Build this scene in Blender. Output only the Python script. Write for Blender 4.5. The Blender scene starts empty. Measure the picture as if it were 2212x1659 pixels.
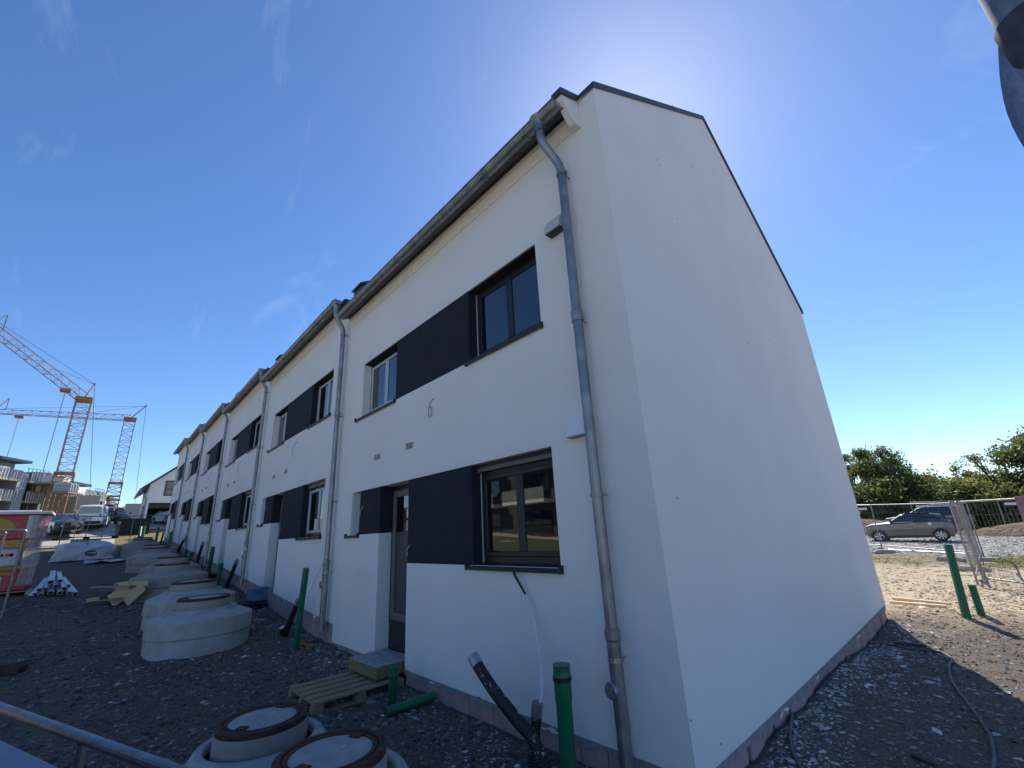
import bpy, math, random
import numpy as np
from mathutils import Vector, Matrix
random.seed(7); rng = np.random.default_rng(7)
scene = bpy.context.scene
COL = scene.collection
pi = math.pi
# ------------------------------------------------------------------ camera
CAM = np.array([2.1288874, -3.52832893, 1.85])
RC = np.array([[0.65870505, -0.26960436, -0.70243942],
               [0.75052567, 0.16956321, 0.6387171],
               [-0.05309303, -0.947925, 0.31403714]])     # world = RC @ (right, down, forward)
FPX, PCX, PCY = 952.29, 1106.0, 829.5                      # focal length and centre for a 2212 px wide picture
cd = bpy.data.cameras.new('camera'); cam = bpy.data.objects.new('camera', cd); COL.objects.link(cam)
cd.sensor_width = 36.0; cd.lens = FPX / 2212 * 36.0; cd.clip_start = 0.05; cd.clip_end = 3000
mw = Matrix.Identity(4)
for i in range(3):
    mw[i][0] = RC[i, 0]; mw[i][1] = -RC[i, 1]; mw[i][2] = -RC[i, 2]; mw[i][3] = CAM[i]
cam.matrix_world = mw
scene.camera = cam
# ------------------------------------------------------------------ sky, sun, exposure
SUN_EL, SUN_AZ = math.radians(46.3), math.radians(116.5)   # azimuth measured from +x towards +y
SD = Vector((math.cos(SUN_EL)*math.cos(SUN_AZ), math.cos(SUN_EL)*math.sin(SUN_AZ), math.sin(SUN_EL)))
world = bpy.data.worlds.new('World'); scene.world = world; world.use_nodes = True
wn = world.node_tree.nodes; wl = world.node_tree.links; wn.clear()
sky = wn.new('ShaderNodeTexSky'); sky.sky_type = 'NISHITA'; sky.sun_disc = False
sky.sun_elevation = SUN_EL; sky.sun_rotation = pi/2 - SUN_AZ
sky.altitude = 200; sky.air_density = 0.82; sky.dust_density = 0.22; sky.ozone_density = 4.0
tc = wn.new('ShaderNodeTexCoord')
# thin cirrus: stretched noise on the sky direction
mp = wn.new('ShaderNodeMapping'); mp.inputs['Rotation'].default_value = (0.5, 0.35, 0.9); mp.inputs['Scale'].default_value = (1.3, 4.6, 2.4)
wl.new(tc.outputs['Generated'], mp.inputs['Vector'])
n1 = wn.new('ShaderNodeTexNoise'); n1.inputs['Scale'].default_value = 1.7; n1.inputs['Detail'].default_value = 7; n1.inputs['Roughness'].default_value = 0.62; n1.inputs['Distortion'].default_value = 0.55
wl.new(mp.outputs[0], n1.inputs['Vector'])
r1 = wn.new('ShaderNodeValToRGB'); r1.color_ramp.elements[0].position = 0.60; r1.color_ramp.elements[1].position = 0.86
r1.color_ramp.elements[0].color = (0, 0, 0, 1); r1.color_ramp.elements[1].color = (0.2, 0.2, 0.2, 1)
wl.new(n1.outputs['Fac'], r1.inputs['Fac'])
mx = wn.new('ShaderNodeMix'); mx.data_type = 'RGBA'; mx.blend_type = 'MIX'
wl.new(r1.outputs['Color'], mx.inputs['Factor']); hs = wn.new('ShaderNodeHueSaturation'); hs.inputs['Saturation'].default_value = 1.14; hs.inputs['Hue'].default_value = 0.503; wl.new(sky.outputs[0], hs.inputs['Color']); wl.new(hs.outputs[0], mx.inputs['A']); mx.inputs['B'].default_value = (5.6, 6.0, 6.6, 1)
bg = wn.new('ShaderNodeBackground'); bg.inputs['Strength'].default_value = 0.095
wl.new(mx.outputs['Result'], bg.inputs['Color'])
wo = wn.new('ShaderNodeOutputWorld'); wl.new(bg.outputs[0], wo.inputs[0])
sl = bpy.data.lights.new('sun', 'SUN'); sl.energy = 3.3; sl.angle = math.radians(0.53); sl.color = (1.0, 0.93, 0.82)
so = bpy.data.objects.new('sun', sl); COL.objects.link(so); so.location = (0, 0, 40)
so.rotation_euler = SD.to_track_quat('Z', 'Y').to_euler()
scene.view_settings.view_transform = 'Standard'; scene.view_settings.look = 'None'
scene.view_settings.exposure = 1.02; scene.view_settings.gamma = 1.0
scene.view_settings.use_curve_mapping = False
scene.render.engine = 'CYCLES'
scene.render.resolution_x = 1024; scene.render.resolution_y = 768

# ------------------------------------------------------------------ pixel helpers (view pixels, 2212 x 1659)
def lerp(a, b, t): return a + (b-a)*t
def terrain(x, y):
    z = -0.2 + 0.069*max(0.0, -x-5.0) + 0.036*min(max(0.0, y), 7.5) + 0.04*min(max(-x, -15.0), 12.0)*min(max((y-7.0)/6.0, 0.0), 1.0)
    if x < -41: z += 0.095*min(-41-x, 12.0) - 0.0
    if x < -53: z -= 0.055*(-53-x)
    if x < -5 and y > 0: z -= 0.036*min(y, 7.5)*min(1.0, (-x-5)/10.0)*0.9
    return z
def ray(px, py):
    v = RC @ np.array([px-PCX, py-PCY, FPX]); return v/np.linalg.norm(v)
def on_plane(px, py, axis, val):
    d = ray(px, py); t = (val-CAM[axis])/d[axis]; return CAM + t*d
def at_dist(px, py, D):                                     # point at horizontal distance D
    d = ray(px, py); return CAM + d*(D/math.hypot(d[0], d[1]))
def hit(px, py, dz=0.0):
    d = ray(px, py); t = 0.4
    while t < 300:
        p = CAM + t*d
        if p[2] <= terrain(p[0], p[1])+dz: return p
        t += 0.02
    return CAM + t*d
# ------------------------------------------------------------------ mesh builder
class MB:
    def __init__(s): s.v = []; s.f = []; s.sm = []; s.mi = []
    def add(s, vs, fs, smooth=False, mi=0):
        o = len(s.v); s.v.extend([tuple(p) for p in vs])
        for f in fs: s.f.append(tuple(i+o for i in f)); s.sm.append(smooth); s.mi.append(mi)
        return s
    def quad(s, a, b, c, d, mi=0): return s.add([a, b, c, d], [(0, 1, 2, 3)], False, mi)
    def box(s, x0, x1, y0, y1, z0, z1, mi=0, bev=0.0):
        if x0 > x1: x0, x1 = x1, x0
        if y0 > y1: y0, y1 = y1, y0
        if z0 > z1: z0, z1 = z1, z0
        if bev <= 0:
            vs = [(x, y, z) for x in (x0, x1) for y in (y0, y1) for z in (z0, z1)]
            fs = [(0, 1, 3, 2), (4, 6, 7, 5), (0, 4, 5, 1), (2, 3, 7, 6), (0, 2, 6, 4), (1, 5, 7, 3)]
            return s.add(vs, fs, False, mi)
        b = min(bev, (x1-x0)*.45, (y1-y0)*.45, (z1-z0)*.45)
        X = (x0, x1); Y = (y0, y1); Z = (z0, z1); vs = []; idx = {}
        for i in (0, 1):
            for j in (0, 1):
                for k in (0, 1):
                    sx, sy, sz = (1-2*i)*b, (1-2*j)*b, (1-2*k)*b
                    for a, p in enumerate(((X[i], Y[j]+sy, Z[k]+sz), (X[i]+sx, Y[j], Z[k]+sz), (X[i]+sx, Y[j]+sy, Z[k]))):
                        idx[i, j, k, a] = len(vs); vs.append(p)
        fs = []
        for i in (0, 1):
            q = [idx[i, 0, 0, 0], idx[i, 1, 0, 0], idx[i, 1, 1, 0], idx[i, 0, 1, 0]]; fs.append(tuple(q if i else q[::-1]))
            q = [idx[0, i, 0, 1], idx[1, i, 0, 1], idx[1, i, 1, 1], idx[0, i, 1, 1]]; fs.append(tuple(q[::-1] if i else q))
            q = [idx[0, 0, i, 2], idx[1, 0, i, 2], idx[1, 1, i, 2], idx[0, 1, i, 2]]; fs.append(tuple(q if i else q[::-1]))
        for j in (0, 1):
            for k in (0, 1):
                q = (idx[0, j, k, 1], idx[1, j, k, 1], idx[1, j, k, 2], idx[0, j, k, 2]); fs.append(q if (j+k) % 2 == 1 else q[::-1])
        for i in (0, 1):
            for k in (0, 1):
                q = (idx[i, 0, k, 0], idx[i, 1, k, 0], idx[i, 1, k, 2], idx[i, 0, k, 2]); fs.append(q[::-1] if (i+k) % 2 == 1 else q)
        for i in (0, 1):
            for j in (0, 1):
                q = (idx[i, j, 0, 0], idx[i, j, 1, 0], idx[i, j, 1, 1], idx[i, j, 0, 1]); fs.append(q if (i+j) % 2 == 1 else q[::-1])
        for i in (0, 1):
            for j in (0, 1):
                for k in (0, 1):
                    t = (idx[i, j, k, 0], idx[i, j, k, 1], idx[i, j, k, 2]); fs.append(t if (i+j+k) % 2 == 0 else t[::-1])
        return s.add(vs, fs, False, mi)
    def beam(s, a, b, w, h=None, mi=0, up=(0, 0, 1)):       # square bar between two points
        h = h or w; a = Vector(a); b = Vector(b); d = (b-a)
        if d.length < 1e-6: return s
        d.normalize(); u = Vector(up)
        if abs(d.dot(u)) > .95: u = Vector((1, 0, 0))
        x = d.cross(u).normalized(); z = x.cross(d).normalized()
        vs = []
        for p in (a, b):
            for sx, sz in ((-1, -1), (1, -1), (1, 1), (-1, 1)): vs.append(p + x*sx*w/2 + z*sz*h/2)
        fs = [(3, 2, 1, 0), (4, 5, 6, 7)] + [(i, (i+1) % 4, 4+(i+1) % 4, 4+i) for i in range(4)]
        return s.add(vs, fs, False, mi)
    def tube(s, pts, r, n=10, cap=True, mi=0, smooth=True):
        pts = [Vector(p) for p in pts]; m = len(pts)
        rs = r if isinstance(r, (list, tuple)) else [r]*m
        vs = []; prev = None
        for i, p in enumerate(pts):
            t = (pts[min(i+1, m-1)] - pts[max(i-1, 0)])
            if t.length < 1e-9: t = Vector((0, 0, 1))
            t.normalize()
            if prev is None:
                u = Vector((0, 0, 1)) if abs(t.z) < .9 else Vector((1, 0, 0))
                x = t.cross(u).normalized()
            else:
                x = (prev - t*prev.dot(t)); x = x.normalized() if x.length > 1e-6 else t.orthogonal().normalized()
            prev = x; y = t.cross(x)
            for k in range(n):
                a = 2*pi*k/n; vs.append(p + (x*math.cos(a)+y*math.sin(a))*rs[i])
        fs = [(i*n+k, i*n+(k+1) % n, (i+1)*n+(k+1) % n, (i+1)*n+k) for i in range(m-1) for k in range(n)]
        s.add(vs, fs, smooth, mi)
        if cap:
            o = len(s.v)-m*n
            s.f.append(tuple(o+k for k in range(n))[::-1]); s.sm.append(False); s.mi.append(mi)
            s.f.append(tuple(o+(m-1)*n+k for k in range(n))); s.sm.append(False); s.mi.append(mi)
        return s
    def lathe(s, prof, n=32, c=(0, 0, 0), mi=0, smooth=True, capb=False, capt=False):
        vs = [(c[0]+r*math.cos(2*pi*k/n), c[1]+r*math.sin(2*pi*k/n), c[2]+z) for r, z in prof for k in range(n)]
        fs = [(i*n+k, i*n+(k+1) % n, (i+1)*n+(k+1) % n, (i+1)*n+k) for i in range(len(prof)-1) for k in range(n)]
        s.add(vs, fs, smooth, mi); o = len(s.v)-len(vs)
        if capb: s.f.append(tuple(o+k for k in range(n))[::-1]); s.sm.append(False); s.mi.append(mi)
        if capt: s.f.append(tuple(o+(len(prof)-1)*n+k for k in range(n))); s.sm.append(False); s.mi.append(mi)
        return s
    def prism(s, poly, axis, a, b, mi=0, smooth=False):     # polygon in the two other axes, extruded along axis from a to b
        def P(u, v, w):
            return (w, u, v) if axis == 0 else ((u, w, v) if axis == 1 else (u, v, w))
        n = len(poly)
        vs = [P(u, v, a) for u, v in poly]+[P(u, v, b) for u, v in poly]
        s.add(vs, [(i, (i+1) % n, n+(i+1) % n, n+i) for i in range(n)], smooth, mi)
        o = len(s.v)-2*n
        s.f.append(tuple(o+i for i in range(n))[::-1]); s.sm.append(False); s.mi.append(mi)
        s.f.append(tuple(o+n+i for i in range(n))); s.sm.append(False); s.mi.append(mi)
        return s
    def mesh(s, name, mats):
        me = bpy.data.meshes.new(name); me.from_pydata([tuple(map(float, v)) for v in s.v], [], s.f)
        me.polygons.foreach_set('use_smooth', s.sm); me.polygons.foreach_set('material_index', s.mi)
        for m in (mats if isinstance(mats, (list, tuple)) else [mats]): me.materials.append(m)
        me.update(); me.set_sharp_from_angle(angle=math.radians(22)); return me
    def build(s, name, mats, parent=None):
        o = bpy.data.objects.new(name, s.mesh(name, mats)); COL.objects.link(o)
        if parent is not None: o.parent = parent
        return o
def fixn(o):                                                # consistent outward normals
    import bmesh
    bm = bmesh.new(); bm.from_mesh(o.data); bmesh.ops.recalc_face_normals(bm, faces=bm.faces); bm.to_mesh(o.data); bm.free(); return o
def tag(o, label=None, cat=None, group=None, kind=None):
    if label: o['label'] = label
    if cat: o['category'] = cat
    if group: o['group'] = group
    if kind: o['kind'] = kind
    return o
def thing(name, label, cat, loc=(0, 0, 0), rz=0.0, group=None):
    o = bpy.data.objects.new(name, None); COL.objects.link(o); o.location = loc; o.rotation_euler = (0, 0, rz); o.empty_display_size = 0.2
    return tag(o, label, cat, group)
def copy_tree(o, parent=None):
    c = o.copy(); COL.objects.link(c); c.parent = parent
    for ch in list(o.children): copy_tree(ch, c)
    return c
# ------------------------------------------------------------------ materials
def mat(name, c1, c2=None, scale=8.0, rough=0.7, metal=0.0, bump=0.0, bscale=60.0, bdist=0.01, detail=6, coord='pos', spec=None,
        ramp=(0.35, 0.65), stretch=(1, 1, 1), c3=None, s3=2.0, r3=(0.5, 0.62), rvar=0.0, coat=0.0, alpha=None, trans=0.0, ior=None):
    m = bpy.data.materials.new(name); m.use_nodes = True
    nt = m.node_tree; N = nt.nodes; L = nt.links; b = N['Principled BSDF']
    b.inputs['Roughness'].default_value = rough; b.inputs['Metallic'].default_value = metal
    if spec is not None: b.inputs['Specular IOR Level'].default_value = spec
    if coat: b.inputs['Coat Weight'].default_value = coat; b.inputs['Coat Roughness'].default_value = 0.05
    if trans: b.inputs['Transmission Weight'].default_value = trans
    if ior: b.inputs['IOR'].default_value = ior
    if alpha is not None: b.inputs['Alpha'].default_value = alpha
    if coord == 'pos':
        g = N.new('ShaderNodeNewGeometry'); src = g.outputs['Position']
    else:
        g = N.new('ShaderNodeTexCoord'); src = g.outputs['Object']
    if stretch != (1, 1, 1):
        mpn = N.new('ShaderNodeMapping'); mpn.inputs['Scale'].default_value = stretch; L.new(src, mpn.inputs['Vector']); src = mpn.outputs[0]
    b.inputs['Base Color'].default_value = (*c1, 1)
    if c2 is not None:
        t = N.new('ShaderNodeTexNoise'); t.inputs['Scale'].default_value = scale; t.inputs['Detail'].default_value = detail; L.new(src, t.inputs['Vector'])
        r = N.new('ShaderNodeValToRGB'); r.color_ramp.elements[0].position, r.color_ramp.elements[1].position = ramp
        r.color_ramp.elements[0].color = (*c1, 1); r.color_ramp.elements[1].color = (*c2, 1); L.new(t.outputs['Fac'], r.inputs['Fac'])
        out = r.outputs['Color']
        if c3 is not None:
            t3 = N.new('ShaderNodeTexNoise'); t3.inputs['Scale'].default_value = s3; t3.inputs['Detail'].default_value = 8; t3.inputs['Roughness'].default_value = .65; L.new(src, t3.inputs['Vector'])
            rr = N.new('ShaderNodeValToRGB'); rr.color_ramp.elements[0].position, rr.color_ramp.elements[1].position = r3; L.new(t3.outputs['Fac'], rr.inputs['Fac'])
            mm = N.new('ShaderNodeMix'); mm.data_type = 'RGBA'; L.new(rr.outputs['Color'], mm.inputs['Factor']); L.new(out, mm.inputs['A']); mm.inputs['B'].default_value = (*c3, 1); out = mm.outputs['Result']
        L.new(out, b.inputs['Base Color'])
        if rvar:
            ma = N.new('ShaderNodeMath'); ma.operation = 'MULTIPLY_ADD'; L.new(t.outputs['Fac'], ma.inputs[0]); ma.inputs[1].default_value = rvar; ma.inputs[2].default_value = rough-rvar*.5; L.new(ma.outputs[0], b.inputs['Roughness'])
    if bump:
        t2 = N.new('ShaderNodeTexNoise'); t2.inputs['Scale'].default_value = bscale; t2.inputs['Detail'].default_value = 5; L.new(src, t2.inputs['Vector'])
        bp = N.new('ShaderNodeBump'); bp.inputs['Strength'].default_value = bump; bp.inputs['Distance'].default_value = bdist
        L.new(t2.outputs['Fac'], bp.inputs['Height']); L.new(bp.outputs[0], b.inputs['Normal'])
    return m
MT = {}
MT['plaster'] = mat('white_render', (0.83, 0.80, 0.765), (0.87, 0.845, 0.81), 0.8, 0.92, bump=0.8, bscale=190, bdist=0.008, c3=(0.835, 0.805, 0.77), s3=0.35, r3=(0.55, 0.85))
MT['dark'] = mat('anthracite_render', (0.016, 0.020, 0.026), (0.021, 0.025, 0.032), 3, 0.85, bump=0.4, bscale=240, bdist=0.005, spec=0.3)
MT['frame'] = mat('anthracite_frame', (0.014, 0.016, 0.02), rough=0.42)
MT['sill'] = mat('anthracite_aluminium', (0.016, 0.018, 0.022), (0.022, 0.024, 0.028), 20, 0.55)
MT['lightframe'] = mat('light_grey_film', (0.50, 0.51, 0.52), rough=0.5)
MT['shutter'] = mat('shutter_grey', (0.15, 0.15, 0.145), rough=0.5, metal=0.2)
MT['glass'] = mat('window_glass', (0.006, 0.008, 0.01), rough=0.015, ior=2.1)
MT['zinc'] = mat('weathered_zinc', (0.20, 0.215, 0.225), (0.34, 0.345, 0.34), 5, 0.42, metal=0.75, rvar=0.25, c3=(0.24, 0.19, 0.14), s3=1.6, r3=(0.6, 0.75))
MT['zincdark'] = mat('dark_zinc', (0.055, 0.065, 0.07), (0.085, 0.095, 0.10), 3, 0.45, metal=0.5)
MT['galv'] = mat('galvanised_steel', (0.36, 0.38, 0.41), (0.5, 0.52, 0.54), 30, 0.38, metal=0.85, rvar=0.2)
MT['galvdull'] = mat('dull_galvanised_steel', (0.19, 0.20, 0.21), (0.28, 0.29, 0.30), 20, 0.5, metal=0.6, c3=(0.2, 0.17, 0.14), s3=3)
MT['black'] = mat('black_plastic', (0.008, 0.008, 0.009), rough=0.45)
MT['bitumen'] = mat('bitumen', (0.012, 0.012, 0.013), (0.03, 0.03, 0.03), 20, 0.6, bump=0.4, bscale=40)
MT['xps'] = mat('pink_insulation', (0.47, 0.30, 0.29), (0.38, 0.25, 0.24), 5, 0.9, bump=0.5, bscale=60, c3=(0.26, 0.24, 0.23), s3=3.5, r3=(0.45, 0.7))
MT['mortar'] = mat('grey_adhesive_mortar', (0.22, 0.21, 0.20), (0.31, 0.30, 0.29), 14, 0.95, bump=0.8, bscale=50, bdist=.02)
MT['concrete'] = mat('concrete', (0.33, 0.33, 0.32), (0.42, 0.42, 0.405), 5, 0.9, bump=0.1, bscale=90, c3=(0.27, 0.265, 0.25), s3=6.0, r3=(0.55, 0.75))
MT['concreteold'] = mat('weathered_concrete', (0.27, 0.26, 0.235), (0.36, 0.35, 0.315), 5, 0.9, bump=0.12, bscale=70, c3=(0.19, 0.18, 0.155), s3=5.0, r3=(0.52, 0.75))
MT['lid'] = mat('lid_concrete', (0.30, 0.30, 0.29), (0.40, 0.40, 0.39), 9, 0.85, bump=0.3, bscale=120, c3=(0.24, 0.19, 0.14), s3=4.5, r3=(0.62, 0.8))
MT['rust'] = mat('rusty_iron', (0.06, 0.024, 0.015), (0.11, 0.045, 0.025), 16, 0.8, metal=0.2, bump=0.4, bscale=120, c3=(0.035, 0.022, 0.02), s3=6)
MT['green'] = mat('green_pipe', (0.004, 0.115, 0.055), (0.006, 0.14, 0.07), 5, 0.38, c3=(0.05, 0.15, 0.09), s3=9, r3=(0.62, 0.8))
MT['conduit'] = mat('black_conduit', (0.010, 0.010, 0.011), (0.014, 0.014, 0.015), 10, 0.5, c3=(0.42, 0.41, 0.38), s3=16, r3=(0.605, 0.63))
MT['silver'] = mat('silver_tape', (0.45, 0.46, 0.48), rough=0.35, metal=0.8)
MT['clear'] = mat('clear_tube', (0.82, 0.84, 0.86), rough=0.3, alpha=0.72)
MT['wood'] = mat('pallet_wood', (0.25, 0.18, 0.095), (0.37, 0.28, 0.165), 4, 0.85, bump=0.3, bscale=30, coord='obj', stretch=(1.5, 12, 12))
MT['woodlight'] = mat('pale_timber', (0.50, 0.37, 0.22), (0.60, 0.47, 0.31), 4, 0.8, coord='obj', stretch=(1.5, 12, 12))
MT['wooddark'] = mat('dark_old_timber', (0.035, 0.03, 0.025), (0.06, 0.05, 0.04), 6, 0.9)
MT['wool'] = mat('mineral_wool', (0.20, 0.15, 0.07), (0.29, 0.22, 0.11), 18, 0.95, bump=0.7, bscale=50, stretch=(1, 1, 5))
MT['boardgrey'] = mat('grey_facing', (0.36, 0.345, 0.31), (0.46, 0.44, 0.40), 9, 0.9, c3=(0.2, 0.19, 0.18), s3=12)
MT['rubber'] = mat('tyre_rubber', (0.012, 0.012, 0.012), rough=0.85)
MT['stonew'] = mat('pale_stone', (0.36, 0.35, 0.33), (0.5, 0.49, 0.47), 9, 0.9)
MT['earth'] = mat('earth_mound', (0.14, 0.095, 0.06), (0.25, 0.18, 0.115), 1.6, 1.0, bump=1.0, bscale=6, bdist=.2)
# ------------------------------------------------------------------ noise
def vnoise(x, y, seed, scale):
    r = np.random.default_rng(seed).random((256, 256))
    u = np.asarray(x)*scale; v = np.asarray(y)*scale
    i = np.floor(u).astype(int); j = np.floor(v).astype(int); a = u-i; b = v-j
    a = a*a*(3-2*a); b = b*b*(3-2*b); i0 = i % 256; i1 = (i+1) % 256; j0 = j % 256; j1 = (j+1) % 256
    return (r[i0, j0]*(1-a)*(1-b)+r[i1, j0]*a*(1-b)+r[i0, j1]*(1-a)*b+r[i1, j1]*a*b)-.5
def terrain_np(x, y):
    z = -0.2 + 0.069*np.maximum(0.0, -x-5.0) + 0.036*np.clip(y, 0, 7.5) + 0.04*np.clip(-x, -15.0, 12.0)*np.clip((y-7.0)/6.0, 0, 1)
    z = z + np.where(x < -41, 0.095*np.minimum(-41-x, 12.0), 0) - np.where(x < -53, 0.055*(-53-x), 0)
    z = z - np.where((x < -5) & (y > 0), 0.036*np.clip(y, 0, 7.5)*np.minimum(1.0, (-x-5)/10.0)*0.9, 0)
    return z
def ground_np(x, y):
    n = vnoise(x, y, 1, .35)*.10 + vnoise(x, y, 2, 1.3)*.05 + vnoise(x, y, 3, 4.0)*.03 + vnoise(x, y, 4, 11.0)*.016
    street = np.clip((-x-41)/3, 0, 1)
    lot = np.clip((y-20)/2, 0, 1)*np.clip((x+30)/5, 0, 1)
    tracks = np.where((y > 8) & (y < 14) & (x > -4), np.sin(y*5.2+x*.3)*.008, 0)
    dw = np.where((y < 0) & (x < .3), -y, np.where((x > 0), np.hypot(x, np.minimum(0, y)), 9.0)); near = np.where((y < 7.2) & (x > -42), np.clip(1-dw/.7, 0, 1)**1.5, 0)
    return terrain_np(x, y) + .055*near + n*(1-.85*np.maximum(street, lot*.7)) + tracks
def gz(x, y): return float(ground_np(np.array([x]), np.array([y]))[0])
def axis(segs):
    out = []
    for a, b, st in segs: out += list(np.arange(a, b, st))
    return np.array(out)
def grow(start, end, s0, k=1.25):
    out = []; s = s0; p = start
    while abs(p-start) < abs(end-start):
        out.append(p); p += s*np.sign(end-start); s *= k
    out.append(end); return out
gx = np.concatenate([np.array(grow(-60, -900, 2.0))[::-1][:-1], axis([(-60, -45, .8), (-45, -12, .2), (-12, 3.6, .05), (3.6, 10, .12)]), np.array(grow(10, 700, .3))])
gy = np.concatenate([np.array(grow(-14, -700, 1.0))[::-1][:-1], axis([(-14, -5, .22), (-5, .3, .05), (.3, 9, .08), (9, 40, .2)]), np.array(grow(40, 900, .5))])
GX, GY = np.meshgrid(gx, gy, indexing='ij')
GZ = ground_np(GX, GY)
nv = GX.size; nxg, nyg = GX.shape
ii, jj = np.meshgrid(np.arange(nxg-1), np.arange(nyg-1), indexing='ij')
a = (ii*nyg+jj).ravel(); quads = np.stack([a, a+nyg, a+nyg+1, a+1], 1)
me = bpy.data.meshes.new('ground'); me.vertices.add(nv); me.vertices.foreach_set('co', np.stack([GX, GY, GZ], -1).astype(np.float32).ravel())
me.loops.add(quads.size); me.loops.foreach_set('vertex_index', quads.ravel().astype(np.int32))
me.polygons.add(len(quads)); me.polygons.foreach_set('loop_start', np.arange(0, quads.size, 4, dtype=np.int32)); me.polygons.foreach_set('loop_total', np.full(len(quads), 4, dtype=np.int32))
me.polygons.foreach_set('use_smooth', np.ones(len(quads), dtype=bool)); me.update(); me.validate()
def ground_material():
    m = bpy.data.materials.new('site_ground'); m.use_nodes = True; nt = m.node_tree; N = nt.nodes; L = nt.links; b = N['Principled BSDF']; b.inputs['Roughness'].default_value = 0.95; b.inputs['Specular IOR Level'].default_value = .25
    g = N.new('ShaderNodeNewGeometry'); sp = N.new('ShaderNodeSeparateXYZ'); L.new(g.outputs['Position'], sp.inputs[0])
    def noise(s, d=8, r=.6):
        t = N.new('ShaderNodeTexNoise'); t.inputs['Scale'].default_value = s; t.inputs['Detail'].default_value = d; t.inputs['Roughness'].default_value = r; L.new(g.outputs['Position'], t.inputs['Vector']); return t.outputs['Fac']
    def math_(op, a, bb, c=None):
        q = N.new('ShaderNodeMath'); q.operation = op
        for k, v in enumerate((a, bb, c)):
            if v is None: continue
            if isinstance(v, (int, float)): q.inputs[k].default_value = v
            else: L.new(v, q.inputs[k])
        return q.outputs[0]
    def ramp(f, stops):
        r = N.new('ShaderNodeValToRGB'); L.new(f, r.inputs['Fac']); cr = r.color_ramp
        while len(cr.elements) < len(stops): cr.elements.new(0.5)
        for e, (p, c) in zip(cr.elements, stops): e.position = p; e.color = (*c, 1)
        return r.outputs['Color']
    def mixc(f, a, bb, bt='MIX'):
        q = N.new('ShaderNodeMix'); q.data_type = 'RGBA'; q.blend_type = bt
        if isinstance(f, (int, float)): q.inputs['Factor'].default_value = f
        else: L.new(f, q.inputs['Factor'])
        L.new(a, q.inputs['A'])
        if isinstance(bb, tuple): q.inputs['B'].default_value = (*bb, 1)
        else: L.new(bb, q.inputs['B'])
        return q.outputs['Result']
    fine = noise(38, 6); mid = noise(3.2); big = noise(.45, 5)
    gravel = ramp(fine, [(.3, (.045, .043, .041)), (.55, (.12, .115, .108)), (.75, (.23, .22, .21))])
    soil = ramp(fine, [(.3, (.07, .052, .040)), (.6, (.165, .13, .10)), (.8, (.33, .29, .25))])
    front = mixc(ramp(mid, [(.36, (0, 0, 0)), (.58, (1, 1, 1))]), gravel, soil)
    def step0(v, e0, e1): return math_('MINIMUM', math_('MAXIMUM', math_('DIVIDE', math_('SUBTRACT', v, e0), e1-e0), 0.0), 1.0)
    front = mixc(math_('MULTIPLY', step0(sp.outputs['X'], -1.5, .8), .85), front, soil)
    tan = ramp(mid, [(.3, (.38, .295, .185)), (.5, (.47, .38, .25)), (.7, (.54, .46, .33))])
    tan = mixc(.5, tan, ramp(fine, [(.35, (.34, .265, .165)), (.65, (.54, .455, .32))]))
    lotc = ramp(fine, [(.3, (.20, .195, .185)), (.55, (.34, .33, .31)), (.75, (.46, .45, .43))])
    weeds = mixc(ramp(noise(1.1), [(.5, (0, 0, 0)), (.62, (1, 1, 1))]), mixc(.6, soil, (.25, .18, .11)), (.11, .12, .035))
    y = math_('ADD', sp.outputs['Y'], math_('MULTIPLY', math_('SUBTRACT', big, .5), 3.0))
    def step(v, e0, e1): return math_('MINIMUM', math_('MAXIMUM', math_('DIVIDE', math_('SUBTRACT', v, e0), e1-e0), 0.0), 1.0)
    c = mixc(step(y, 6.6, 8.4), front, tan)
    c = mixc(step(y, 15.5, 17.0), c, weeds)
    c = mixc(step(y, 19.5, 21.0), c, lotc)
    c = mixc(step(y, 40.0, 44.0), c, (.10, .11, .04))
    back = step(math_('MULTIPLY', sp.outputs['Y'], -1.0), 6.0, 8.0)
    c = mixc(back, c, ramp(fine, [(.3, (.36, .30, .22)), (.7, (.54, .46, .36))]))  # unseen ground behind the viewpoint, coloured pale and warm to bounce light
    farleft = step(math_('MULTIPLY', sp.outputs['X'], -1.0), 36.0, 40.0)
    c = mixc(farleft, c, ramp(mid, [(.35, (.22, .17, .09)), (.6, (.16, .15, .06)), (.75, (.28, .25, .2))]))
    L.new(c, b.inputs['Base Color'])
    h = math_('ADD', math_('MULTIPLY', fine, .6), math_('MULTIPLY', noise(110, 3), .4))
    bp = N.new('ShaderNodeBump'); bp.inputs['Strength'].default_value = .9; bp.inputs['Distance'].default_value = .03; L.new(h, bp.inputs['Height']); L.new(bp.outputs[0], b.inputs['Normal'])
    return m
me.materials.append(ground_material())
ground = bpy.data.objects.new('ground', me); COL.objects.link(ground); ground['kind'] = 'structure'

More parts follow.
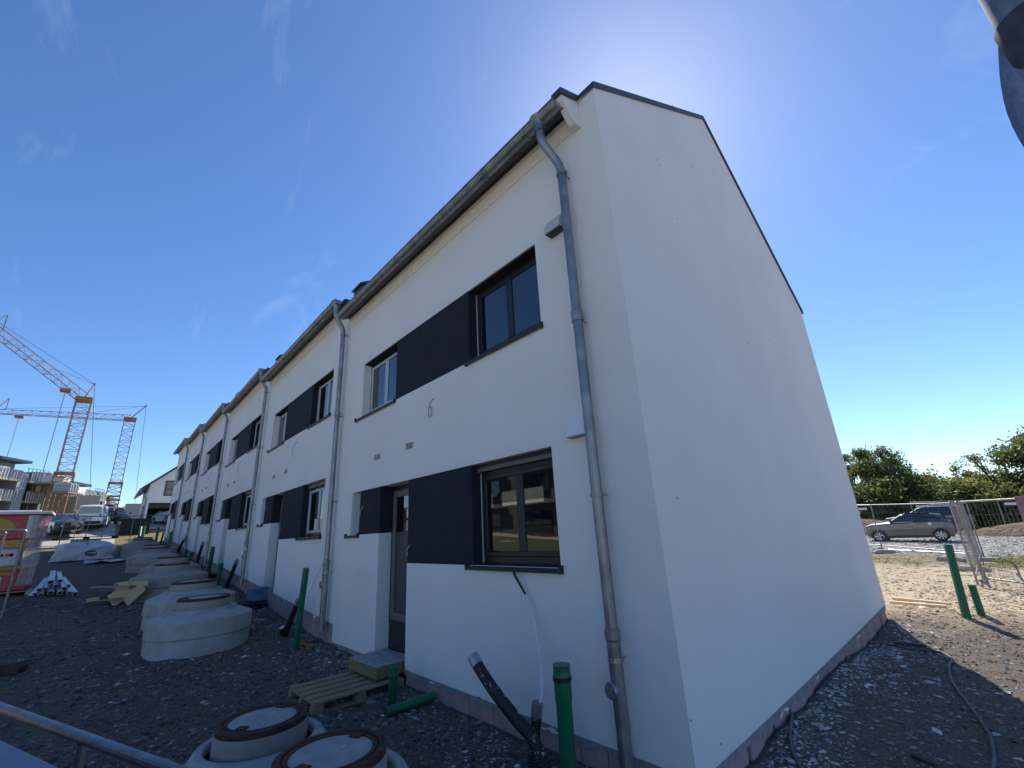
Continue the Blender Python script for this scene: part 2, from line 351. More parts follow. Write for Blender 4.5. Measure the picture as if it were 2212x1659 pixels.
# ------------------------------------------------------------------ row houses
XP, ZP = 6.95, 0.48                                        # step from one house to the next
HL, RIDGE_Y, BACK_Y = -7.12, 3.63, 6.845
ZE, ZR, ZB = 6.86, 9.0, 5.95                               # top of wall at front, ridge, back eave
def wall_base(x):                                          # lower edge of the render, local to the house
    return 0.03 + 0.0*x
def front_wall(xr, end, name, parent, seed):
    m = MB(); R_ = random.Random(seed)
    xs = [HL, -6.55, -6.32, -5.33, -4.34, -2.65, -1.17, xr]
    zs = [0, 1.46, 1.92, 2.70, 4.17, 5.32, 6.66]
    D = 0.30
    def hole(i, k):
        x = (xs[i]+xs[i+1])/2; z = (zs[k]+zs[k+1])/2
        if -6.32 < x < -1.17 and 4.17 < z < 5.32: return True
        if -4.34 < x < -1.17 and 1.46 < z < 2.70: return True
        if -5.33 < x < -4.34 and z < 2.70: return True
        if -6.55 < x < -5.33 and 1.92 < z < 2.70: return True
        return False
    for i in range(len(xs)-1):
        for k in range(len(zs)-1):
            if hole(i, k): continue
            x0, x1, z0, z1 = xs[i], xs[i+1], zs[k], zs[k+1]
            if k == 0:                                     # jagged lower edge
                n = max(2, int((x1-x0)/.055)); pts = []
                for j in range(n+1):
                    x = x0+(x1-x0)*j/n
                    zb = .035 + (0 if end else 0.069*(-x-.17)*1.0 - .19) + R_.uniform(-.018, .018)+.02*math.sin(x*3.1+seed)
                    pts.append((x, zb))
                for j in range(n):
                    m.quad((pts[j][0], 0, pts[j][1]), (pts[j+1][0], 0, pts[j+1][1]), (pts[j+1][0], 0, z1), (pts[j][0], 0, z1))
                    m.quad((pts[j][0], 0, pts[j][1]), (pts[j][0], .05, pts[j][1]), (pts[j+1][0], .05, pts[j+1][1]), (pts[j+1][0], 0, pts[j+1][1]))
            else: m.quad((x0, 0, z0), (x1, 0, z0), (x1, 0, z1), (x0, 0, z1))
            # reveals towards holes
            if i > 0 and hole(i-1, k): m.quad((x0, 0, z0), (x0, 0, z1), (x0, D, z1), (x0, D, z0))
            if i < len(xs)-2 and hole(i+1, k): m.quad((x1, 0, z0), (x1, D, z0), (x1, D, z1), (x1, 0, z1))
            if k > 0 and hole(i, k-1): m.quad((x0, 0, z0), (x0, D, z0), (x1, D, z0), (x1, 0, z0))
            if k < len(zs)-2 and hole(i, k+1): m.quad((x0, 0, z1), (x1, 0, z1), (x1, D, z1), (x0, D, z1))
    if end:                                                # pier beside the corner rises to the coping
        m.quad((-.24, 0, 6.66), (0, 0, 6.66), (0, 0, ZE), (-.24, 0, ZE))
    return m.build(name, MT['plaster'], parent)
def window(parent, x0, x1, z0, z1, y, mode, light):
    """frame with two sashes, panes, shutter guides, sill"""
    f = MB(); w = .055
    f.box(x0, x1, y, y+.07, z1-w, z1); f.box(x0, x1, y, y+.07, z0, z0+w+.03)
    f.box(x0, x0+w, y+.001, y+.071, z0+w+.03, z1-w); f.box(x1-w, x1, y+.001, y+.071, z0+w+.03, z1-w)
    fr = f.build('window_frame', MT['frame'], parent)
    back = MB(); back.box(x0, x1, y+.09, y+.10, z0, z1); back.build('room_dark_backing', MT['black'], fr)  # black sheet painting the darkness of the room behind the panes
    xm = (x0+x1)/2
    spans = [(x0+w, xm+.02), (xm-.02+.04, x1-w)] if mode == 2 else [(x0+w, x1-w)]
    for a, b in spans:
        s = MB(); t = .06; zz0, zz1 = z0+w+.03, z1-w
        s.box(a, b, y-.018, y+.03, zz1-t, zz1, bev=.008); s.box(a, b, y-.018, y+.03, zz0, zz0+t, bev=.008)
        s.box(a, a+t, y-.0175, y+.0295, zz0+t, zz1-t, bev=.006); s.box(b-t, b, y-.0175, y+.0295, zz0+t, zz1-t, bev=.006)
        sa = s.build('sash', MT['lightframe'] if light else MT['frame'], fr)
        g = MB(); g.box(a+t-.005, b-t+.005, y+.0, y+.012, zz0+t-.005, zz1-t+.005); g.build('pane', MT['glass'], fr)
    g = MB(); g.box(x0-.001, x0+.014, y-.014, y-.001, z0+.005, z1-.005); gd = g.build('shutter_guide', MT['lightframe'] if True else MT['frame'], fr)
    return fr
def sill(parent, x0, x1, z, out=.045, deep=.16):
    m = MB()
    m.prism([(-out, z-.045), (-out, z-.005), (deep, z+.022), (deep, z+.012), (-out+.012, z-.018), (-out+.012, z-.045)], 0, x0, x1)
    m.box(x0-.012, x0+.012, -out-.003, deep-.02, z-.05, z+.034, bev=.004); m.box(x1-.012, x1+.012, -out-.003, deep-.02, z-.05, z+.034, bev=.004)
    return fixn(m.build('window_sill', MT['sill'], parent))
def gutter_profile(r, a0=0.0, a1=pi, n=12, t=.006):
    out = [(-r*math.cos(lerp(a0, a1, k/n)), -r*math.sin(lerp(a0, a1, k/n))) for k in range(n+1)]
    inn = [(-(r-t)*math.cos(lerp(a0, a1, k/n)), -(r-t)*math.sin(lerp(a0, a1, k/n))) for k in range(n+1)]
    return out + inn[::-1]
def downpipe(parent, x, zbot, bend_x, zg, yg, yw):
    m = MB(); r = .052
    P = [(bend_x, yg, zg), (bend_x, yg, zg-.07)]
    for k in range(7):                                     # swan neck
        t = k/6; s = t*t*(3-2*t)
        P.append((lerp(bend_x, x, s), lerp(yg, yw, s), lerp(zg-.12, zg-.60, t)))
    P += [(x, yw, zg-.68), (x, yw, 1.0)]
    m.tube(P, r, 14)
    m.tube([(x, yw, 1.0), (x, yw, zbot)], r+.006, 14)
    o = m.build('downpipe', MT['zinc'], parent)
    hp = MB(); n = 16                                       # outlet funnel under the gutter
    hp.tube([(bend_x, yg, zg-.05), (bend_x, yg, zg+.02), (bend_x, yg, zg+.07), (bend_x, yg, zg+.135)], [r+.008, r+.012, .075, .125], 14, cap=False)
    hp.build('outlet', MT['zinc'], o)
    for z, big in ((zg-.66, 0), (3.93, 0), (2.12, 0), (.775, 1)):
        c = MB(); c.tube([(x, yw, z-.018), (x, yw, z+.018)], r+.012, 14); c.beam((x+.045, yw, z), (x+.078, yw+.005, z), .026, .026); c.tube([(x+.02, yw, z), (x+.02, -.0, z)], .008, 6)
        c.build('pipe_clamp', MT['galv'] if big else MT['zinc'], o)
    for z in (.96, 4.0):
        c = MB(); c.tube([(x, yw, z-.05), (x, yw, z-.035), (x, yw, z+.035), (x, yw, z+.05)], [r+.007, r+.014, r+.014, r+.003], 14); c.build('pipe_socket', MT['zinc'], o)
    c = MB(); c.tube([(x-.01, yw-.03, .56), (x-.02, yw-.078, .56)], [.052, .056], 16); c.tube([(x-.02, yw-.078, .56), (x-.021, yw-.086, .56)], [.064, .062], 16); c.build('cleaning_cover', MT['galv'], o)
    return o
def make_house(end, name, label):
    h = thing(name, label, 'house'); xr = 0.0 if end else -0.17
    front_wall(xr, end, 'front_wall', h, 3 if end else 8)
    # anthracite bands between the windows, flush with the render
    MB().box(-4.88, -2.63, .004, .165, 4.172, 5.318).build('dark_panel', MT['dark'], h)
    MB().box(-4.338, -2.652, .004, .165, 1.462, 2.698).build('dark_panel', MT['dark'], h)
    m = MB(); m.box(-6.17, -5.332, .004, .225, 1.922, 2.698); m.build('dark_panel', MT['dark'], h)
    m = MB(); m.box(-6.318, -1.172, .02, .16, 5.300, 5.3185); m.build('lintel_lining', MT['dark'], h)
    # windows and sills
    window(h, -2.63, -1.172, 4.175, 5.30, .165, 2, not end)
    window(h, -6.318, -4.88, 4.175, 5.30, .165, 2, True)
    window(h, -2.652, -1.172, 1.465, 2.60, .165, 2, not end)
    window(h, -6.548, -6.17, 1.925, 2.66, .165, 1, False)
    m = MB(); m.box(-2.65, -1.173, .10, .18, 2.602, 2.652); m.build('shutter_box', MT['shutter'], h); MB().box(-2.65, -1.173, .09, .18, 2.653, 2.698).build('shutter_guard', MT['frame'], h)
    sill(h, -2.69, -1.15, 4.165); sill(h, -6.56, -4.87, 4.165); sill(h, -2.76, -1.15, 1.455, .05); sill(h, -6.72, -6.15, 1.915)
    # door set back in its recess
    d = MB(); y = .23
    d.box(-5.33, -5.27, y, y+.08, .52, 2.69); d.box(-4.40, -4.341, y, y+.08, .52, 2.69); d.box(-5.27, -4.40, y+.001, y+.081, 2.61, 2.69); d.box(-5.27, -4.40, y-.02, y+.08, .52, .575)
    dr = d.build('door_frame', MT['frame'], h)
    l = MB(); t = .11
    l.box(-5.265, -4.405, y-.012, y+.05, 2.50, 2.608); l.box(-5.265, -4.405, y-.012, y+.05, .577, .577+t); l.box(-5.265, -5.265+t, y-.0115, y+.0495, .577+t, 2.5); l.box(-4.405-t, -4.405, y-.0115, y+.0495, .577+t, 2.5)
    lf = l.build('door_leaf', MT['shutter'], dr)
    MB().box(-5.16, -4.51, y+.002, y+.02, 1.872, 2.50).build('pane', MT['glass'], dr)
    MB().box(-5.16, -4.51, y+.003, y+.021, .68, 1.868).build('lower_panel', mat('door_panel', (.05, .055, .06), rough=.35) if end else bpy.data.materials['door_panel'], dr)
    MB().box(-5.329, -4.342, y+.005, y+.06, -.3, .52).build('bitumen_sheet', MT['bitumen'], h)
    # fixing plates of the missing canopy
    for x in (-4.31, -5.50):
        p = MB(); p.box(x-.105, x+.105, -.022, -.001, 3.20, 3.295, bev=.004); pl = p.build('fixing_plate', MT['boardgrey'], h)
        for sx in (-.07, .07):
            for sz in (3.225, 3.27): MB().tube([(x+sx, -.021, sz), (x+sx, -.027, sz)], .011, 8).build('bolt', MT['black'], pl)
    # loose lamp cable
    c = MB()
    if end:
        P = [(-3.62+.04*math.cos(t)*1.7-(.0 if t < 5 else .0), -.015-.03*math.sin(t*.5), 3.66+.13*math.sin(t)*(.9 if t > 1.2 else 1.6)) for t in np.linspace(1.2, 7.2, 18)]
        P = [(-3.55, -.004, 3.86), (-3.62, -.02, 3.845), (-3.675, -.03, 3.77), (-3.695, -.035, 3.68), (-3.68, -.035, 3.60), (-3.64, -.035, 3.575), (-3.60, -.03, 3.62), (-3.60, -.03, 3.68), (-3.64, -.025, 3.74), (-3.68, -.02, 3.75)]
    else:
        P = [(-3.56, -.004, 3.96), (-3.66, -.03, 3.90), (-3.74, -.05, 3.80), (-3.74, -.055, 3.70), (-3.68, -.05, 3.60), (-3.58, -.03, 3.54)]
    c.tube(P, .006, 6); c.build('cable', MT['galvdull'], h)
    for (a, b, cc) in (((-6.02, .002, 2.42), (-6.07, -.03, 2.33), (-6.10, -.02, 2.25)), ((-4.27, .002, 1.72), (-4.31, -.025, 1.64), (-4.29, -.02, 1.56))):
        MB().tube([a, b, cc], .006, 6).build('cable', MT['lightframe'], h)
    # eaves: coved white cornice, dark board, gutter
    xe = -.245 if end else xr-.01
    co = MB(); co.prism([(0.0, 6.49), (-.012, 6.485), (-.024, 6.515), (-.04, 6.545), (-.065, 6.57), (-.09, 6.58), (-.092, 6.66), (0.05, 6.66)], 0, HL+.03, xe); fixn(co.build('cornice', MT['plaster'], h))
    MB().box(HL+.03, xe, -.22, .0, 6.662, 6.70).build('eaves_board', MT['black'], h)
    gx0, gx1 = HL+.10, (-.30 if end else -.26); gr = .088; gyc, gzc = -.33, 6.66
    g = MB(); g.prism([(gyc+u, gzc+v) for u, v in gutter_profile(gr)], 0, gx0, gx1, smooth=False); g.tube([(gx0, gyc-gr, gzc), (gx1, gyc-gr, gzc)], .011, 8)
    for e in (gx0, gx1):
        g.prism([(gyc+u, gzc+v) for u, v in [(-gr*math.cos(pi*k/12), -gr*math.sin(pi*k/12)) for k in range(13)]], 0, e-.003, e+.003)
    gu = fixn(g.build('gutter', MT['zinc'], h))
    x = gx1-.55
    while x > gx0+.3:
        j = MB(); j.prism([(gyc+u, gzc+v) for u, v in gutter_profile(gr+.009, t=.012)], 0, x-.022, x+.022); fixn(j.build('gutter_bracket', MT['zinc'], gu)); x -= .86
    bx = -.62 if end else -.40
    downpipe(h, -.525 if end else -.40, -.25, bx, 6.585-.06, gyc, -.12)
    # roof
    k1 = (ZR-ZE)/RIDGE_Y; k2 = (ZR-ZB)/(BACK_Y-RIDGE_Y); yo = -.27
    r = MB(); t = .10
    poly = [(yo, ZE+k1*yo-.06), (RIDGE_Y, ZR-.06), (BACK_Y+.3, ZB-.3*k2-.06), (BACK_Y+.3, ZB-.3*k2-.06-t), (RIDGE_Y, ZR-.06-t-.03), (yo, ZE+k1*yo-.06-.05)]
    r.prism(poly, 0, HL+.02, xr-.28); rf = fixn(r.build('roof', MT['zincdark'], h))
    if end:
        # gable wall
        g = MB(); R_ = random.Random(5); n = 110; prev = None
        zt = lambda y: ZE+k1*y if y < RIDGE_Y else ZR-k2*(y-RIDGE_Y)
        ys = sorted([BACK_Y*i/n for i in range(n+1)]+[RIDGE_Y]); zbs = [(.0+.25*(y/BACK_Y)**1.2 + R_.uniform(-.025, .02)+.02*math.sin(y*2.3)) if 0 < y < BACK_Y else (.02 if y == 0 else .25) for y in ys]
        for i in range(len(ys)-1):
            g.quad((0, ys[i], zbs[i]), (0, ys[i+1], zbs[i+1]), (0, ys[i+1], zt(ys[i+1])), (0, ys[i], zt(ys[i])))
            g.quad((0, ys[i], zbs[i]), (-.05, ys[i], zbs[i]), (-.05, ys[i+1], zbs[i+1]), (0, ys[i+1], zbs[i+1]))
        g.build('gable_wall', MT['plaster'], h)
        # thin base coat, its upper edge shows as a faint seam
        b = MB(); b.box(-4.335, .0012, -.0012, -.0002, .085, 1.045); b.build('base_coat', MT['plaster'], h)
        b = MB(); b.box(.0002, .0012, -.0013, BACK_Y-.01, .30, 1.045); b.build('base_coat', MT['plaster'], h)
        # corbel closing the eaves
        c = MB(); c.prism([(.06, 6.46), (-.115, 6.44), (-.16, 6.47), (-.33, 6.69), (-.33, 6.78), (-.001, 6.86), (.06, 6.86)], 0, -.33, -.242); fixn(c.build('eaves_corbel', MT['plaster'], h))
        # zinc coping along the gable and round the corbel
        cp = MB(); e = .028; th = .075
        def cop(y0, z0, y1, z1, xa, xb):
            cp.add([(xa, y0, z0), (xb, y0, z0), (xb, y1, z1), (xa, y1, z1), (xa, y0, z0+th), (xb, y0, z0+th), (xb, y1, z1+th), (xa, y1, z1+th)], [(3, 2, 1, 0), (4, 5, 6, 7), (0, 1, 5, 4), (1, 2, 6, 5), (2, 3, 7, 6), (3, 0, 4, 7)])
        cop(-e, ZE-.012, RIDGE_Y, ZR-.01, -.27, e); cop(RIDGE_Y, ZR-.01, BACK_Y+.05, ZB-.05*k2-.01, -.27, e)
        cop(-.37, 6.715, -e, ZE-.012, -.36, -.21)
        cpo = fixn(cp.build('gable_coping', MT['zincdark'], h))
        for (y, z) in ((2.25, ZE+k1*2.25+.06),): MB().box(-.2, e+.003, y, y+.03, z-.05, z+.022).build('coping_seam', MT['zincdark'], cpo)
        # foreign specks on the render: small anchor marks
        for (y, z) in ((1.35, 6.6), (1.40, 6.54), (1.62, 5.75), (2.55, 7.2), (.38, 2.05), (3.2, 4.3), (4.2, 4.6), (.03, .42), (.42, .16)):
            MB().tube([(.001, y, z), (.005, y, z+.0)], .009, 7).build('anchor_hole', MT['mortar'], h)
        # rear wall and party side
        MB().box(-7.1, -.02, BACK_Y-.25, BACK_Y-.001, .3, ZB-.2).build('rear_wall', MT['plaster'], h)
        # ventilation cowls
        v = MB(); v.prism([(0, 5.215), (-.11, 5.215), (-.13, 5.225), (-.13, 5.30), (-.06, 5.42), (0, 5.42)], 0, -.875, -.63); vo = fixn(v.build('vent_cowl', MT['lightframe'], h))
        for k in range(13):
            x = -.865+.0185*k; MB().box(x, x+.009, -.122, -.012, 5.208, 5.2145).build('vent_slat', MT['black'], vo)
        v = MB(); v.prism([(0, 2.725), (-.10, 2.725), (-.105, 2.735), (-.045, 2.93), (0, 2.93)], 0, -.86, -.60); vo = fixn(v.build('vent_cowl', mat('white_metal', (.74, .75, .78), rough=.35), h))
        MB().box(-.85, -.61, -.098, -.005, 2.719, 2.7245).build('vent_slat', MT['galvdull'], vo)
    else:
        MB().box(-7.0, -.25, BACK_Y-.25, BACK_Y-.001, .0, ZB-.2).build('rear_wall', MT['plaster'], h)
        # raised party wall clad in zinc above the lower neighbour
        p = MB(); y0 = .12
        p.prism([(y0, ZE-.75), (y0, ZE+k1*y0+.22), (RIDGE_Y, ZR+.22), (BACK_Y, ZB+.22), (BACK_Y, ZB-.7), (RIDGE_Y, ZR-.75)], 0, -.55, -.14); pw = fixn(p.build('party_wall_cladding', MT['zincdark'], h))
        p = MB(); p.prism([(y0-.04, ZE+k1*y0+.215), (RIDGE_Y, ZR+.222), (RIDGE_Y, ZR+.28), (y0-.04, ZE+k1*y0+.27)], 0, -.60, -.09); fixn(p.build('party_wall_coping', MT['zincdark'], pw))
        # plastered flank of the eaves beside the step
        p = MB(); p.prism([(0.0, 6.0), (0.0, 6.66), (-.13, 6.66), (-.125, 6.60), (-.085, 6.585), (-.028, 6.51)], 0, -.185, -.171); fixn(p.build('eaves_flank', MT['plaster'], h))
        s = MB(); s.box(-.175, -.171, .002, RIDGE_Y, 5.9, 6.65); s.build('step_wall', MT['plaster'], h)
    return h
house1 = make_house(True, 'row_house', 'white rendered end row house whose tall blank gable wall faces the sunlit track')
proto = make_house(False, 'row_house', '')
ordn = ['second', 'third', 'fourth', 'fifth', 'sixth']
HOUSES = [house1]
for k in range(1, 6):
    hk = proto if k == 1 else copy_tree(proto)
    hk.location = (-XP*k, 0, ZP*k)
    hk['label'] = 'white row house with anthracite window bands, %s along the terrace from the blank gable' % ordn[k-1]
    HOUSES.append(hk)
for o in HOUSES: o['group'] = 'terrace of stepped white row houses'
# end wall of the last house
lw = MB(); lw.prism([(0, -1), (0, 6.86), (RIDGE_Y, ZR), (BACK_Y, ZB), (BACK_Y, -1)], 0, HL, HL+.2); fixn(lw.build('gable_wall', MT['plaster'], HOUSES[5]))
# pink insulation boards showing below the render, one object each
def xps_boards(house, x0, x1, k, seed):
    R_ = random.Random(seed); x = x0
    while x < x1-.05:
        w = min(R_.choice([.62, .62, .3, .45]), x1-x)
        xm = x+w/2
        zt = (.06 if k == 0 else .035+.069*(-xm-.17)-.19+.03)
        if not (-5.33 < xm < -4.34 and k == 0):
            b = MB(); b.box(x+.004, x+w-.004, .006+R_.uniform(0, .014), .10, zt-.42, zt+R_.uniform(-.02, .015), bev=.012); b.build('insulation_board', MT['xps'], house)
            q = MB(); n = max(3, int(w/.05)); P = []
            for j in range(n+1):
                xx = x+w*j/n; P.append((xx, zt-.045-.025*math.sin(xx*9+seed)-.015*math.sin(xx*23)-R_.uniform(0, .012)))
            for j in range(n): q.add([(P[j][0], -.004, P[j][1]), (P[j+1][0], -.004, P[j+1][1]), (P[j+1][0], -.002, zt+.0+(0 if k == 0 else -.069*(P[j+1][0]-xm))), (P[j][0], -.002, zt+.0+(0 if k == 0 else -.069*(P[j][0]-xm)))], [(0, 1, 2, 3)])
            q.build('mortar_smear', MT['mortar'], house)
        x += w
xps_boards(house1, HL, -5.335, 0, 11); xps_boards(house1, -4.335, 0.0, 0, 12)
for k in range(1, 6): xps_boards(HOUSES[k], HL, -.18, k, 20+k)
R_ = random.Random(9); y = 0.02
MB().box(-.4, -.10, .06, BACK_Y-.05, -.5, .3).build('foundation', MT['mortar'], house1)
while y < BACK_Y-.1:
    w = min(R_.choice([.3, .42, .55, .62]), BACK_Y-y); ym = y+w/2; zt = .0+.25*(ym/BACK_Y)**1.2+.03
    b = MB(); b.box(-.10, -.004-R_.uniform(0, .03), y+.005, y+w-.006-(R_.uniform(0, .04) if R_.random() < .4 else 0), zt-.48, zt+R_.uniform(-.02, .02), bev=.012); b.build('insulation_board', MT['xps'], house1)
    q = MB(); n = max(3, int(w/.04)); ztf = lambda v: .0+.25*(v/BACK_Y)**1.2+.03; P = [(y+w*j/n, ztf(y+w*j/n)-.042-.018*math.sin((y+w*j/n)*6.1)-.010*math.sin((y+w*j/n)*17)-R_.uniform(0, .015)) for j in range(n+1)]
    for j in range(n): q.add([(.006, P[j][0], P[j][1]), (.006, P[j+1][0], P[j+1][1]), (.002, P[j+1][0], ztf(P[j+1][0])+.012), (.002, P[j][0], ztf(P[j][0])+.012)], [(0, 1, 2, 3)])
    q.build('mortar_smear', MT['mortar'], house1)
    y += w
# ------------------------------------------------------------------ things on the ground in front of the terrace
def zc(x0, y0, w, ow):
    k = w/ow; return lambda a, b: ((x0+a*k)/1.8227, (y0+b*k)/1.8227)
z2 = zc(0, 1800, 900, 1659); z5 = zc(700, 2400, 1000, 2212); zA = zc(1600, 2300, 1100, 2212); zB = zc(1000, 2100, 500, 1659)
z7 = zc(2800, 2200, 1232, 2212); zr = zc(3200, 1600, 832, 1624); z3 = zc(600, 1700, 800, 1659); zl = zc(0, 1750, 600, 2212); zt = zc(0, 1200, 900, 1659)
def V3(p): return Vector((float(p[0]), float(p[1]), float(p[2])))
# -- drain pipes
def green_pipe(base, top, r, label, socket=False, ring=False, group='green drain pipes standing out of the ground', deep=.25, cap=None, lying=False):
    b, t = V3(base), V3(top); d = (t-b).normalized()
    o = thing('drain_pipe', label, 'pipe', tuple(b), 0, group); L_ = (t-b).length
    a0 = Vector((0, 0, 0)) - (d*deep if not lying else Vector()); e = t-b
    m = MB()
    if socket:
        q = [a0, e-d*.27, e-d*.25, e-d*.23, e-d*.13, e-d*.12]; rr = [r, r, r*1.08, r*1.10, r*1.10, r*1.10]
        m.tube(q, rr, 20, cap=False)
        s = MB(); s.tube([e-d*.12, e-d*.105, e-d*.085, e-d*.07, e-d*.01, e, e-d*.002, e-d*.16], [r*1.10, r*1.16, r*1.18, r*1.10, r*1.10, r*1.13, r*1.0, r*.98], 20, cap=False); s.build('socket', MT['green'], o)
        f = MB(); f.tube([e-d*.004, e-d*.2, e-d*.201], [r*.985, r*.97, .001], 20, cap=False); f.build('inside', MT['black'], o)  # black lining paints the shade inside the socket
        if ring: MB().tube([e-d*.115, e-d*.11, e-d*.085, e-d*.08], [r*1.12, r*1.24, r*1.24, r*1.12], 20, cap=False).build('seal_ring', MT['black'], o)
    else:
        m.tube([a0, e, e-d*.002, e-d*.3], [r, r, r*.93, r*.93], 20, cap=False)
        MB().tube([e-d*.28, e-d*.279], r*.94, 16).build('inside', MT['black'], o)  # black disc paints the shade down the pipe
    m.build('pipe_barrel', MT['green'], o)
    if cap: MB().tube([e-d*.16, e-d*.155, e-d*.01, e+d*.01], [r*1.05, r*1.22, r*1.22, r*1.1], 18).build('cap', cap, o)
    return o
green_pipe((-.80, -.50, gz(-.8, -.5)), (-.79, -.50, .775), .064, 'green drain pipe with socket and black seal ring beside the end downpipe', True, True)
bD = hit(*z5(1862, 850)); green_pipe(bD, on_plane(*z5(1885, 500), 1, bD[1]), .053, 'short green socketed drain pipe standing beside the pallet', True)
lo, hi = (-3.57, -.66, gz(-3.57, -.66)+.062), (-3.50, -.045, gz(-3.5, -.1)+.058)
green_pipe(hi, lo, .055, 'loose green drain pipe lying on the gravel against the wall', False, group=None, lying=True)
for (bp, tp, r, lab, cap) in (
    (zB(540, 1530), zB(683, 455), .056, 'tall green drain pipe before the first black conduit and second downpipe', None),
    (z2(1570, 965), z2(1607, 770), .07, 'green drain pipe just behind the lidded concrete tanks of the second house', None),
    (z2(1505, 880), z2(1547, 650), .07, 'tall slim green drain pipe leaning at the third house entrance', None),
    (z2(1365, 815), z2(1390, 690), .075, 'green drain pipe with a pale rim next to the blue capped pipe', None),
    (z2(1340, 750), z2(1353, 672), .07, 'green drain pipe closed with a blue cap', 'blue'),
    (z2(1215, 710), z2(1242, 545), .08, 'tall green drain pipe in front of the fourth house downpipe', None),
    (z2(1120, 670), z2(1150, 510), .08, 'green drain pipe standing before the fifth house', None),
    (z2(1008, 600), z2(1022, 508), .11, 'green drain pipe of a touching pair beyond the last concrete tank', None),
    (z2(1030, 600), z2(1048, 500), .11, 'green drain pipe of a touching pair beyond the last concrete tank', None)):
    b = hit(*bp); t = on_plane(*tp, 1, b[1])
    if cap == 'blue': cap = mat('blue_cap', (.01, .06, .22), rough=.4)
    b[2] = gz(b[0], b[1]); green_pipe(b, t, r, lab, False, cap=cap)
bT = hit(*z7(1808, 418)); green_pipe(bT, on_plane(*zr(1038, 1060), 1, bT[1]-.02), .058, 'tall green drain pipe on the sunlit ground beyond the gable')
bT = hit(*z7(1918, 415)); green_pipe(bT, on_plane(*zr(1220, 1370), 1, bT[1]-.02), .052, 'short green drain pipe beside the tall one on the sunlit ground')
# -- black corrugated conduits
def conduit(pts, r, label, tip=True, group='black corrugated cable conduits', corr=True):
    P = [V3(p) for p in pts]; o = thing('cable_conduit', label, 'conduit', tuple(P[0]), 0, group)
    Q = []                                                  # Catmull-Rom resample
    ext = [P[0]*2-P[1]] + P + [P[-1]*2-P[-2]]
    tot = sum((P[i+1]-P[i]).length for i in range(len(P)-1)); step = .0125 if corr else .05
    for i in range(1, len(ext)-2):
        n = max(2, int((ext[i+1]-ext[i]).length/step))
        for k in range(n):
            t = k/n; a, b, c, d = ext[i-1], ext[i], ext[i+1], ext[i+2]
            Q.append(.5*((2*b)+(c-a)*t+(2*a-5*b+4*c-d)*t*t+(3*b-a-3*c+d)*t**3))
    Q.append(P[-1]); Q = [q-P[0] for q in Q]
    m = MB(); m.tube(Q, [r*(1.0 if (i % 2 == 0 or not corr) else .91) for i in range(len(Q))], 14, cap=True, smooth=False); m.build('conduit_tube', MT['conduit'], o)
    if tip:
        d = (Q[-1]-Q[-4]).normalized(); MB().tube([Q[-1]-d*.06, Q[-1]+d*.05, Q[-1]+d*.05, Q[-1]-d*.03], [r*1.02, r*1.02, r*.9, r*.9], 16, cap=False).build('cut_end', MT['silver'], o)
        MB().tube([Q[-1]+d*.001, Q[-1]+d*.002], r*.9, 14).build('inside', MT['black'], o)
    return o
yB = -.55
conduit([(-.78, -.52, -.35), (-.95, -.53, -.12), on_plane(*zA(1010, 1240), 1, yB), on_plane(*zA(880, 1080), 1, yB), on_plane(*zA(700, 850), 1, yB), on_plane(*zA(600, 700), 1, yB), on_plane(*zA(545, 605), 1, yB)], .056, 'thick black corrugated conduit with plaster splashes curving up from the ground near the end downpipe')
c0 = on_plane(*zA(1000, 1456), 1, -.38); c1 = on_plane(*zA(1035, 985), 1, -.36)
conduit([(c0[0], -.38, -.35), (c0[0], -.38, c0[2]), c1], .05, 'short upright black conduit holding the clear cable tube below the window')
# clear cable tube from the sill down to the conduit
Pt = [(-1.86, -.03, 1.43), (-1.79, -.075, 1.38), on_plane(*zc(1300, 1700, 1000, 1659)(1280, 1065), 1, -.06), on_plane(*zc(1300, 1700, 1000, 1659)(1335, 1250), 1, -.10), on_plane(*zc(1300, 1700, 1000, 1659)(1375, 1480), 1, -.16), on_plane(*zA(1075, 780), 1, -.24), on_plane(*zA(1068, 900), 1, -.32), (c1[0]+.01, c1[1], c1[2]-.05)]
o = thing('cable_tube', 'clear plastic cable tube hanging from the ground floor sill into a black conduit', 'cable', tuple(V3(Pt[2])))
rel = [V3(p)-V3(Pt[2]) for p in Pt]
MB().tube(rel[2:], .019, 10).build('clear_sleeve', MT['clear'], o)
MB().tube([rel[0], rel[1], rel[2]], .0085, 8).build('cable', MT['black'], o)
MB().tube([rel[0]+Vector((-.02, 0, 0)), rel[1]+Vector((-.022, 0, 0)), rel[2]+Vector((-.014, 0, 0)), rel[3]+Vector((-.0, 0, 0))], .006, 8).build('cable', MT['black'], o)
MB().tube(rel[2:], .006, 6).build('cable', MT['galvdull'], o)
